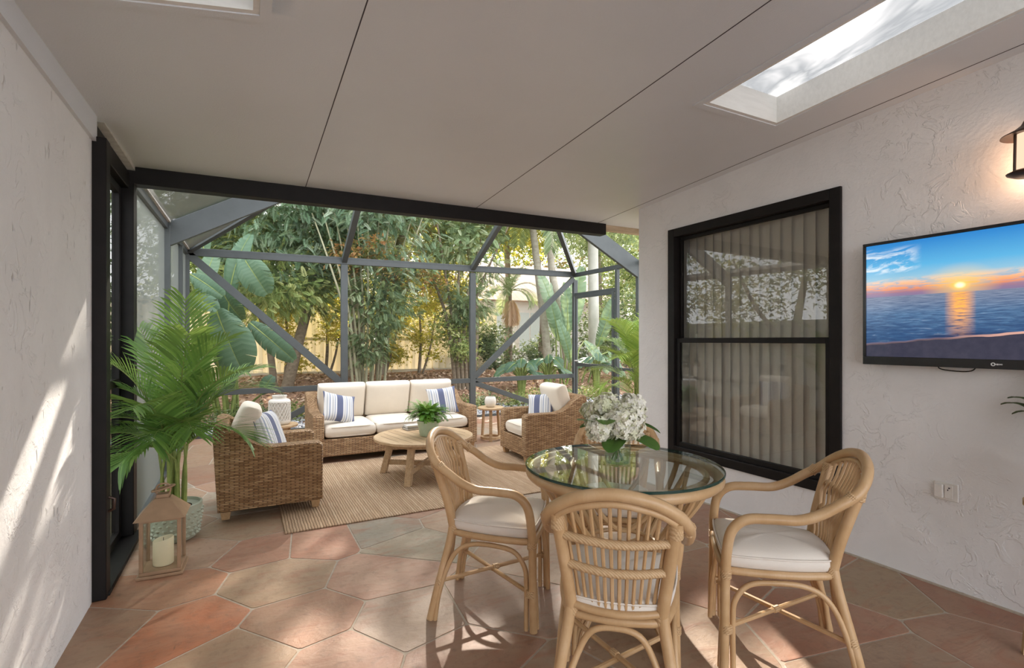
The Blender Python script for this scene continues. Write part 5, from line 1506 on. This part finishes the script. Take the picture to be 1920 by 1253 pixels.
# leaning dark tree left of centre
tree('leaning_tree', 'dark leaning tree between the big banana leaves and the sofa', 'tree',
     [trunk(535, 10.2, [(560, 640, 0), (582, 560, .1), (600, 470, .2), (590, 380, .3)], .11, .05), trunk(516, 10.3, [(505, 650, 0), (490, 600, 0), (470, 500, .1)], .07, .03)],
     [(P3(520, 545, 9.9), (.95, .6, .62), 480, PIN, (.25, .40), .55, 28, 0), (P3(590, 470, 10.3), (1.1, .7, .7), 380, BRO, (.28, .45), .45, 22, 1), (P3(470, 420, 10.2), (1.3, .9, .9), 440, PINF, (.35, .55), .5, 24, 2), (P3(560, 340, 10.5), (1.6, 1.0, 1.0), 460, PINF, (.4, .6), .5, 26, 2)], [LM, LG, LB])
# yellow sunlit shrubs by the fence
for px, py, Y, r, lab in ((535, 585, 11.9, .7, 'yellow sunlit shrub by the fence behind the leaning tree trunk'), (850, 540, 11.95, .75, 'yellow green sunlit shrub by the fence behind the bushy tree'), (715, 590, 11.9, .7, 'yellow sunlit shrub by the fence behind the feathery clump stems'), (610, 535, 11.6, .75, 'yellow green sunlit shrub by the fence, between leaning tree and feathery clump'), (785, 560, 11.8, .85, 'yellow sunlit shrub by the fence behind the middle screen panel')):
    g = gnd(px, Y)
    tree('golden_shrub', lab, 'shrub', [trunk(px, Y, [(px + 4, 640, 0), (px, py, 0)], .04, .02), trunk(px + 6, Y, [(px + 22, 650, 0), (px + 34, py + 10, 0)], .03, .015)],
         [(P3(px, py - 10, Y), (r, .45, r * .85), 560, BRO, (.22, .36), .68, 26, 0), (P3(px + 15, py + 75, Y), (r * .6, .4, r * .55), 190, BRO, (.2, .32), .6, 14, 0)], [LY], group='golden shrubs by the fence')
# big trees behind the fence: their crowns fill the view above
def big(label, px, Y, tops, mats, tone=.5, name='shade_tree', base=None):
    b_ = base or px
    tr = [trunk(b_, Y, [(b_ + 4, 560, 0), ((b_ + px) / 2, 430, 0), (px + 10, 300, .2)], .11, .06)]
    cr = []
    for (cx, cy, r, n, tm, mi) in tops: cr.append((P3(cx, cy, Y), (r, r * .7, r * .75), n, tm, (.38, .72), tone, 34, mi))
    return tree(name, label, 'tree', tr, cr, mats, group='tall trees beyond the planting bed')
PINS = pinnate(9, 1.0, .30, .07, .3)
big('tall shade tree behind the big banana leaves, left of the leaning tree', 420, 11.3, [(400, 390, 1.7, 380, PINS, 0), (470, 460, 1.2, 260, BRO, 1), (380, 520, 1.0, 200, BRO, 1), (380, 250, 2.0, 420, PINS, 0)], [LG, LM])
big('tall rusty leaved tree behind the feathery clump', 640, 11.4, [(640, 415, 1.5, 230, PINS, 0), (725, 360, 1.6, 330, PINS, 1), (690, 430, 1.0, 110, BRO, 1), (600, 270, 2.0, 420, PINS, 0)], [LG, LR], base=668)
big('tall green tree behind the middle screen panel', 805, 11.3, [(790, 385, 1.2, 170, PINS, 0), (850, 300, 1.9, 380, PINS, 0), (900, 400, .9, 130, BRO, 1), (830, 470, .7, 60, BRO, 1)], [LM, LR], base=712)
big('tall golden tipped tree beyond the fence, left of the neighbouring house', 950, 13.4, [(940, 395, 1.5, 300, BRO, 0), (1000, 340, 1.9, 380, PINS, 1), (985, 455, .8, 90, BRO, 0)], [LY, LM], .45)
big('tall tree at the right rear of garden above the screen door', 1120, 12.8, [(1120, 420, 1.7, 380, PINS, 0), (1180, 520, 1.5, 320, BRO, 1), (1230, 400, 2.0, 380, PINS, 0), (1160, 620, 1.0, 220, BRO, 1)], [LG, LM])
for px_, Y_, lab in ((1010, 24, 'far tree rising behind the neighbouring house roof'), (1110, 23, 'far tree beyond the garden seen above the screen door header'), (1190, 22, 'far tree at the right end of the garden by the white wall edge')):
    tree('distant_tree', lab, 'tree', [trunk(px_, Y_, [(px_ + 3, 600, 0), (px_, 480, 0)], .2, .12)],
         [(P3(px_, 430, Y_), (3.0, 1.6, 2.0), 460, BRO, (.7, 1.1), .5, 30, 0), (P3(px_ + 10, 360, Y_), (2.8, 1.5, 1.6), 320, BRO, (.7, 1.1), .55, 24, 0), (P3(px_, 520, Y_), (2.6, 1.4, 1.4), 260, BRO, (.6, 1.0), .45, 20, 1)], [LM, LR], group='hazy trees far beyond the fence')
for px, lab in ((430, 'far hazy tree beyond the fence at the left of the garden'), (600, 'far yellow green tree beyond the fence behind the leaning tree'), (745, 'far golden tree beyond the fence in the gap behind the sofa'), (870, 'far pale green tree beyond the fence behind the bushy tree')):
    i_ = (430, 600, 745, 870).index(px); Yf = 24 + (i_ % 2) * 1.5
    tree('distant_tree', lab, 'tree', [trunk(px, Yf, [(px + 3, 600, 0), (px, 520, 0)], .2, .12)],
         [(P3(px, 520, Yf), (3.2, 1.6, 2.0), 420, BRO, (.7, 1.2), .6, 30, 0), (P3(px + 20, 440, Yf), (2.6, 1.5, 1.3), 240, BRO, (.7, 1.2), .6, 20, 0), (P3(px - 10, 590, Yf), (2.8, 1.2, 1.2), 260, BRO, (.6, 1.0), .5, 20, 1)], [(LM, LY, LY, LM)[i_], LY], group='hazy trees far beyond the fence')
tree('hedge_tree', 'green tree outside the side screen by the glazed panel', 'tree', [[(-2.3, 5.6, -.1, .09), (-2.25, 5.6, 1.2, .08), (-2.4, 5.5, 2.4, .05)], [(-2.25, 5.6, 1.0, .05), (-2.0, 6.2, 1.9, .035), (-1.9, 6.6, 2.8, .02)]],
     [((-2.3, 5.6, 2.7), (.9, 1.7, 1.2), 520, BRO, (.25, .4), .5, 20, 0), ((-2.4, 7.2, 2.2), (.7, .9, .9), 240, BRO, (.25, .4), .6, 16, 1)], [LM, LY])
tree('hedge_tree', 'dark bushy tree filling the far corner outside the side screen', 'tree', [[(-2.2, 8.9, -.05, .08), (-2.2, 8.9, 1.4, .06), (-2.3, 9.1, 2.8, .04)]],
     [((-2.2, 9.0, 2.3), (1.1, 1.0, 1.5), 520, BRO, (.28, .45), .45, 26, 0), ((-2.0, 8.6, 1.0), (.8, .7, .7), 200, BRO, (.25, .4), .4, 14, 0)], [LG])

for X_, Y_, Z_, r_, lab in ((1.93, 11.0, 6.4, 1.9, 'added sun blocking crown above view, over the left half of the garden bed'), (4.9, 11.3, 6.5, 1.9, 'added sun blocking crown above view, over the middle of the garden bed'), (7.0, 11.6, 6.0, 1.8, 'added sun blocking crown above view, over the right half of the garden bed')):  # unseen high crowns, added to block and dapple the sun reaching indoors
    tree('added_canopy_tree', lab, 'tree', [[(X_, Y_, gz(X_, Y_) - .05, .10), (X_ + .1, Y_, 2.0, .08), (X_ - .1, Y_ + .1, 4.2, .06), (X_, Y_, Z_, .04)]],
         [((X_, Y_, Z_), (r_, 1.2, 1.25), 210, PINS, (.5, .85), .5, 34, 0), ((X_ + .7, Y_ - .6, Z_ - .9), (1.3, .9, .8), 80, PINS, (.5, .8), .5, 14, 0)], [LM], group='added high crowns that break up the sun')
for px, py, Y, r, lab in ((1110, 650, 11.6, 1.0, 'dense dark shrub filling the gap behind the screen door'), (1175, 610, 11.2, 1.2, 'dense dark shrub beyond the screen door, by the white wall edge'), (1010, 655, 11.9, .6, 'dense shrub against the neighbouring house below its windows'), (925, 640, 12.0, .6, 'dense shrub at the fence end right of the bushy tree')):
    tree('garden_shrub', lab, 'shrub', [trunk(px, Y, [(px + 3, 660, 0), (px, py, 0)], .04, .02)], [(P3(px, py, Y), (r, .6, r * .85), 300, BRO, (.24, .4), .42, 22, 0), (P3(px + 5, py + 40, Y - .2), (r * .7, .5, r * .5), 120, BRO, (.24, .36), .4, 12, 0)], [LG], group='dark shrubs at the back of the bed')
# broad-leaved bird of paradise clumps
def paddle(lv, base, tip, w, nrm, sag=.08, fold=.25, tear=.15, var=.5, n=26):
    base, tip, nrm = (np.array(q, float) for q in (base, tip, nrm)); d = tip - base; L = np.linalg.norm(d); t = d / L
    side = np.cross(t, nrm); side /= np.linalg.norm(side); up = np.cross(side, t)
    def mid(s): return base + d * s + up * (4 * sag * L * s * (1 - s))
    for sx in (-1, 1):
        gap = 0.0
        for i in range(n):
            s0, s1 = i / n, (i + 1) / n; torn = rng.random() < tear
            if torn: gap = rng.uniform(-.35, .05)
            def edge(s):
                hw = w * .5 * max(.02, math.sin(PI * min(1, s * .92 + .05))) ** .6
                m = mid(s); return m, m + side * sx * hw * .55 + up * hw * fold * .8 , m + side * sx * hw + up * hw * (fold * .55 + gap) + t * hw * .3
            m0, q0, e0 = edge(s0); m1, q1, e1 = edge(s1)
            if torn: e0 = e0 + (e1 - e0) * .3
            lv.add([m0, q0, e0, m1, q1, e1], [(0, 1, 4, 3), (1, 2, 5, 4)] if sx > 0 else [(3, 4, 1, 0), (4, 5, 2, 1)], var + (.07 if i % 2 else -.05) + rng.normal(0, .04))
    return [mid(k / 10) for k in range(11)]
def strel(name, label, base, leaves, mat, cat='plant', view=.8):
    """leaves: (blade start, blade tip, width, root offset); stalks run from the clump to each blade"""
    t = thing(name, label, cat, base); b = np.array(base); stems = MB()
    for (p0, p1, w, ro) in leaves:
        p0, p1 = np.array(p0) - b, np.array(p1) - b; root = np.array((ro[0], ro[1], 0.))
        nrm = np.array((-ST * .9, -CT * .9, .55)) * view + np.array((rng.normal(0, .3), 0, 1 - view))
        lv = Leaves(); md = paddle(lv, p0, p1, w, nrm, rng.uniform(.04, .14), rng.uniform(.15, .4), .30, rng.uniform(.2, .85)); f = lv.build('leaf', mat, t)
        m = MB(); m.tube([(*p, .014 * (1 - .85 * i / 10)) for i, p in enumerate(md)], n=5); m.build('midrib', STEMP, f)
        k = (p0 + root) / 2 + np.array((0, 0, .12)) - (p1 - p0) * .12
        stems.tube(smooth_path([(*root, .026), (*k, .020), (*p0, .014)], 6), n=7)
    stems.build('stalks', STEMP, t)
    return t
PT = P3
B0 = gnd(425, 8.95)
strel('bird_of_paradise', 'bird of paradise clump with huge paddle leaves in the far left corner beyond the screen', B0,
      [(PT(405, 580, 8.7), PT(456, 700, 8.5), .66, (.05, 0)), (PT(468, 605, 8.8), PT(552, 676, 8.6), .34, (.1, 0)), (PT(452, 476, 9.0), PT(502, 552, 8.9), .46, (.15, .1)), (PT(357, 515, 8.7), PT(418, 556, 8.6), .30, (-.05, 0)),
       (PT(352, 560, 8.6), PT(408, 582, 8.4), .30, (-.1, 0)), (PT(372, 560, 8.9), PT(405, 470, 9.1), .28, (-.1, .1)), (PT(430, 560, 9.0), PT(470, 440, 9.2), .32, (0, .15)), (PT(392, 640, 8.4), PT(362, 720, 8.2), .30, (0, -.1)), (PT(490, 740, 8.5), PT(512, 705, 8.5), .22, (.25, 0)),
       (PT(415, 540, 9.1), PT(455, 600, 9.0), .4, (0, 0)), (PT(385, 480, 9.2), PT(360, 400, 9.4), .32, (0, .2)), (PT(450, 650, 8.9), PT(430, 735, 8.7), .34, (.05, -.1))], LBAN)
B1 = gnd(1050, 9.9)
strel('bird_of_paradise', 'upright broad leaved clump beside the leaning palm trunks near the far right corner', B1,
      [(PT(1050, 640, 9.8), PT(1030, 556, 9.8), .34, (0, 0)), (PT(1062, 640, 9.9), PT(1060, 530, 9.9), .36, (.1, 0)), (PT(1070, 680, 9.7), PT(1046, 600, 9.6), .26, (.1, -.1)), (PT(1040, 600, 10.0), PT(1010, 510, 10.1), .36, (-.1, .1)), (PT(1075, 620, 9.9), PT(1090, 500, 10.0), .40, (.2, 0)),
       (PT(1095, 640, 10.2), PT(1140, 700, 10.0), .40, (.5, 0)), (PT(1120, 650, 10.3), PT(1150, 560, 10.4), .36, (.6, 0)), (PT(1140, 660, 10.2), PT(1170, 720, 10.0), .36, (.8, 0)), (PT(1040, 670, 9.7), PT(1058, 712, 9.5), .2, (0, -.2))], LB)
for px, Y, lab in ((978, 9.3, 'low broad leaved plant below the diagonal brace, nearest the middle post'), (1028, 9.5, 'low broad leaved plant in front of the leaning palm trunks'), (1118, 9.6, 'low broad leaved plant seen through the screen door')):
    g = gnd(px, Y); L = []
    for k in range(13):
        a = k * 2.4; rr = .20 + .26 * ((k * 5) % 7) / 6; z_ = g[2] + .66 - .5 * rr + .22 * ((k * 7) % 5) / 4
        p0 = (g[0] + math.cos(a) * rr * .6, g[1] + math.sin(a) * rr * .6, z_ + .08); p1 = (g[0] + math.cos(a) * (rr + .22), g[1] + math.sin(a) * (rr + .16), z_ - .10)
        L.append((p0, p1, .22, (math.cos(a) * .04, math.sin(a) * .04)))
    strel('elephant_ear_plant', lab, g, L, LBAN, view=.35)

# palms at the right
def palm(label, pts, r0, r1, nf, L, mat, bark=PALEBARK, name='palm_tree', seed=1, skirt=0):
    global rng
    keep = rng; rng = np.random.default_rng(seed)
    t = thing(name, label, 'palm', pts[0][:3]); b = np.array(pts[0][:3])
    m = MB(); n = len(pts); m.tube([(p[0] - b[0], p[1] - b[1], p[2] - b[2], p[3]) for p in smooth_path([(*p, r0 + (r1 - r0) * i / (n - 1)) for i, p in enumerate(pts)], 6)], n=10); m.build('trunk', bark, t)
    top = np.array(pts[-1]) - b
    for k in range(nf):
        az = k * 2.399 + rng.uniform(-.2, .2); e = k / nf
        V, Q, mid = palm_frond(L * rng.uniform(.85, 1.1), 30, .38 * L / 1.3, .028 * L / 1.3, .55 + .35 * e, 1.3 - 1.5 * e, .12, .45, .2)
        V = rot_place(V, az, top); mid = rot_place(mid, az, top)
        f = Leaves(); f.add(V, Q, np.repeat(np.clip(rng.normal(.5, .2, len(V) // 8), 0, 1), 8)); fo = f.build('frond', mat, t)
        mb = MB(); mb.tube([(*p, .012 * (1 - .85 * i / 20)) for i, p in enumerate(mid[::2])], n=4); mb.build('rachis', STEMP, fo)
    if skirt:
        f = Leaves()
        for k in range(skirt):
            V, Q, mid = palm_frond(L * .8, 16, .3, .03, .2, -1.0 - rng.uniform(0, .4), .2, .6, .1); f.add(rot_place(V, rng.uniform(0, 2 * PI), top - np.array((0, 0, .1))), Q, rng.uniform(.4, 1))
        f.build('dead_fronds', LIT, t)
    rng = keep
    return t
palm('pale leaning palm trunk crossing behind the diagonal brace, leftmost of the leaning pair', [gnd(1030, 10.4), P3(1022, 620, 10.4), P3(1010, 520, 10.5), P3(996, 400, 10.6)], .105, .085, 16, 1.7, LG, seed=4)
palm('leaning palm trunk nearest the far right corner post', [gnd(1068, 10.2), P3(1052, 600, 10.2), P3(1034, 500, 10.3), P3(1030, 380, 10.4), P3(1030, 330, 10.5)], .10, .08, 15, 1.6, LM, seed=6)
palm('short fan topped palm with thin trunk and hanging dead fronds before the neighbouring house', [gnd(957, 11.8), P3(958, 620, 11.8), P3(956, 545, 11.8)], .045, .04, 12, .95, LG, BARK, seed=8, skirt=5)
palm('thick whitish royal palm trunk seen through the screen door', [gnd(1114, 10.8), P3(1113, 600, 10.8), P3(1112, 480, 10.8), P3(1112, 360, 10.8)], .15, .13, 14, 1.8, LM, m_plain('whitish_trunk', (.55, .54, .48), .8, 0, .2, .15, 3), seed=9)
# bright areca between the enclosure door and the white wall
FR2 = []
for k in range(20): FR2.append((k * 2.4, 1.38 - .8 * (k / 20), random.uniform(.6, .85), .40 + .4 * k / 20, .95 - .035 * k + random.uniform(-.1, .1)))
def tub(t):
    m = MB(); m.lathe([(.0005, 0), (.15, 0), (.17, .02), (.20, .24), (.185, .24), (.0005, .20)], n=32, cap=False); m.build('pot', CERG, t, angle=50)
areca('areca_palm', 'bright yellow green areca palm by the screen door, half hidden by the white wall', (4.74, 5.28, 0), FR2, tub, seed=12, leafmat=m_leaf('bright_palm_leaf', [(.06, .14, .015), (.13, .24, .03), (.25, .36, .055), (.42, .48, .11)], .3), llen=.34, lw_=.0145, lean=.65)
# low green cover along the foot of the bed
gc = []
for k in range(16):
    x = -1.4 + k * .56 + random.uniform(-.1, .1); y = 8.72 + random.uniform(-.12, .25); gc.append((x, y))
LABS = ['beyond the far left corner post', 'behind the lattice vase', 'just right of the lattice vase', 'behind sofa arm nearest lattice vase', 'behind the first sofa cushion', 'behind the first two sofa cushions', 'behind the middle sofa cushion', 'behind the third sofa cushion', 'left of post behind small white pot', 'right of post behind small white pot', 'behind the side table with small pot', 'behind the gap before the armchair cushion', 'behind the cream armchair cushion', 'at the far right corner post', 'beyond the screen door sill', 'outside screen door, farthest right of row']
for (x, y), lab in zip(gc, LABS):
    g = (x, y, gz(x, y) - .02)
    t = thing('ground_cover_shrub', 'low green shrub along the bed edge, ' + lab, 'shrub', g, 0, 'low shrubs along the bed edge')
    lv = Leaves(); crown(lv, (0, 0, .13), (.33, .26, .17), 95, BRO, (.13, .22), vmean=random.uniform(.4, .65)); lv.build('foliage', random.choice([LG, LM, LM]), t)
    m = MB(); m.tube([(0, 0, 0, .012), (.01, .0, .15, .008)], n=5); m.build('stem', BARK, t)
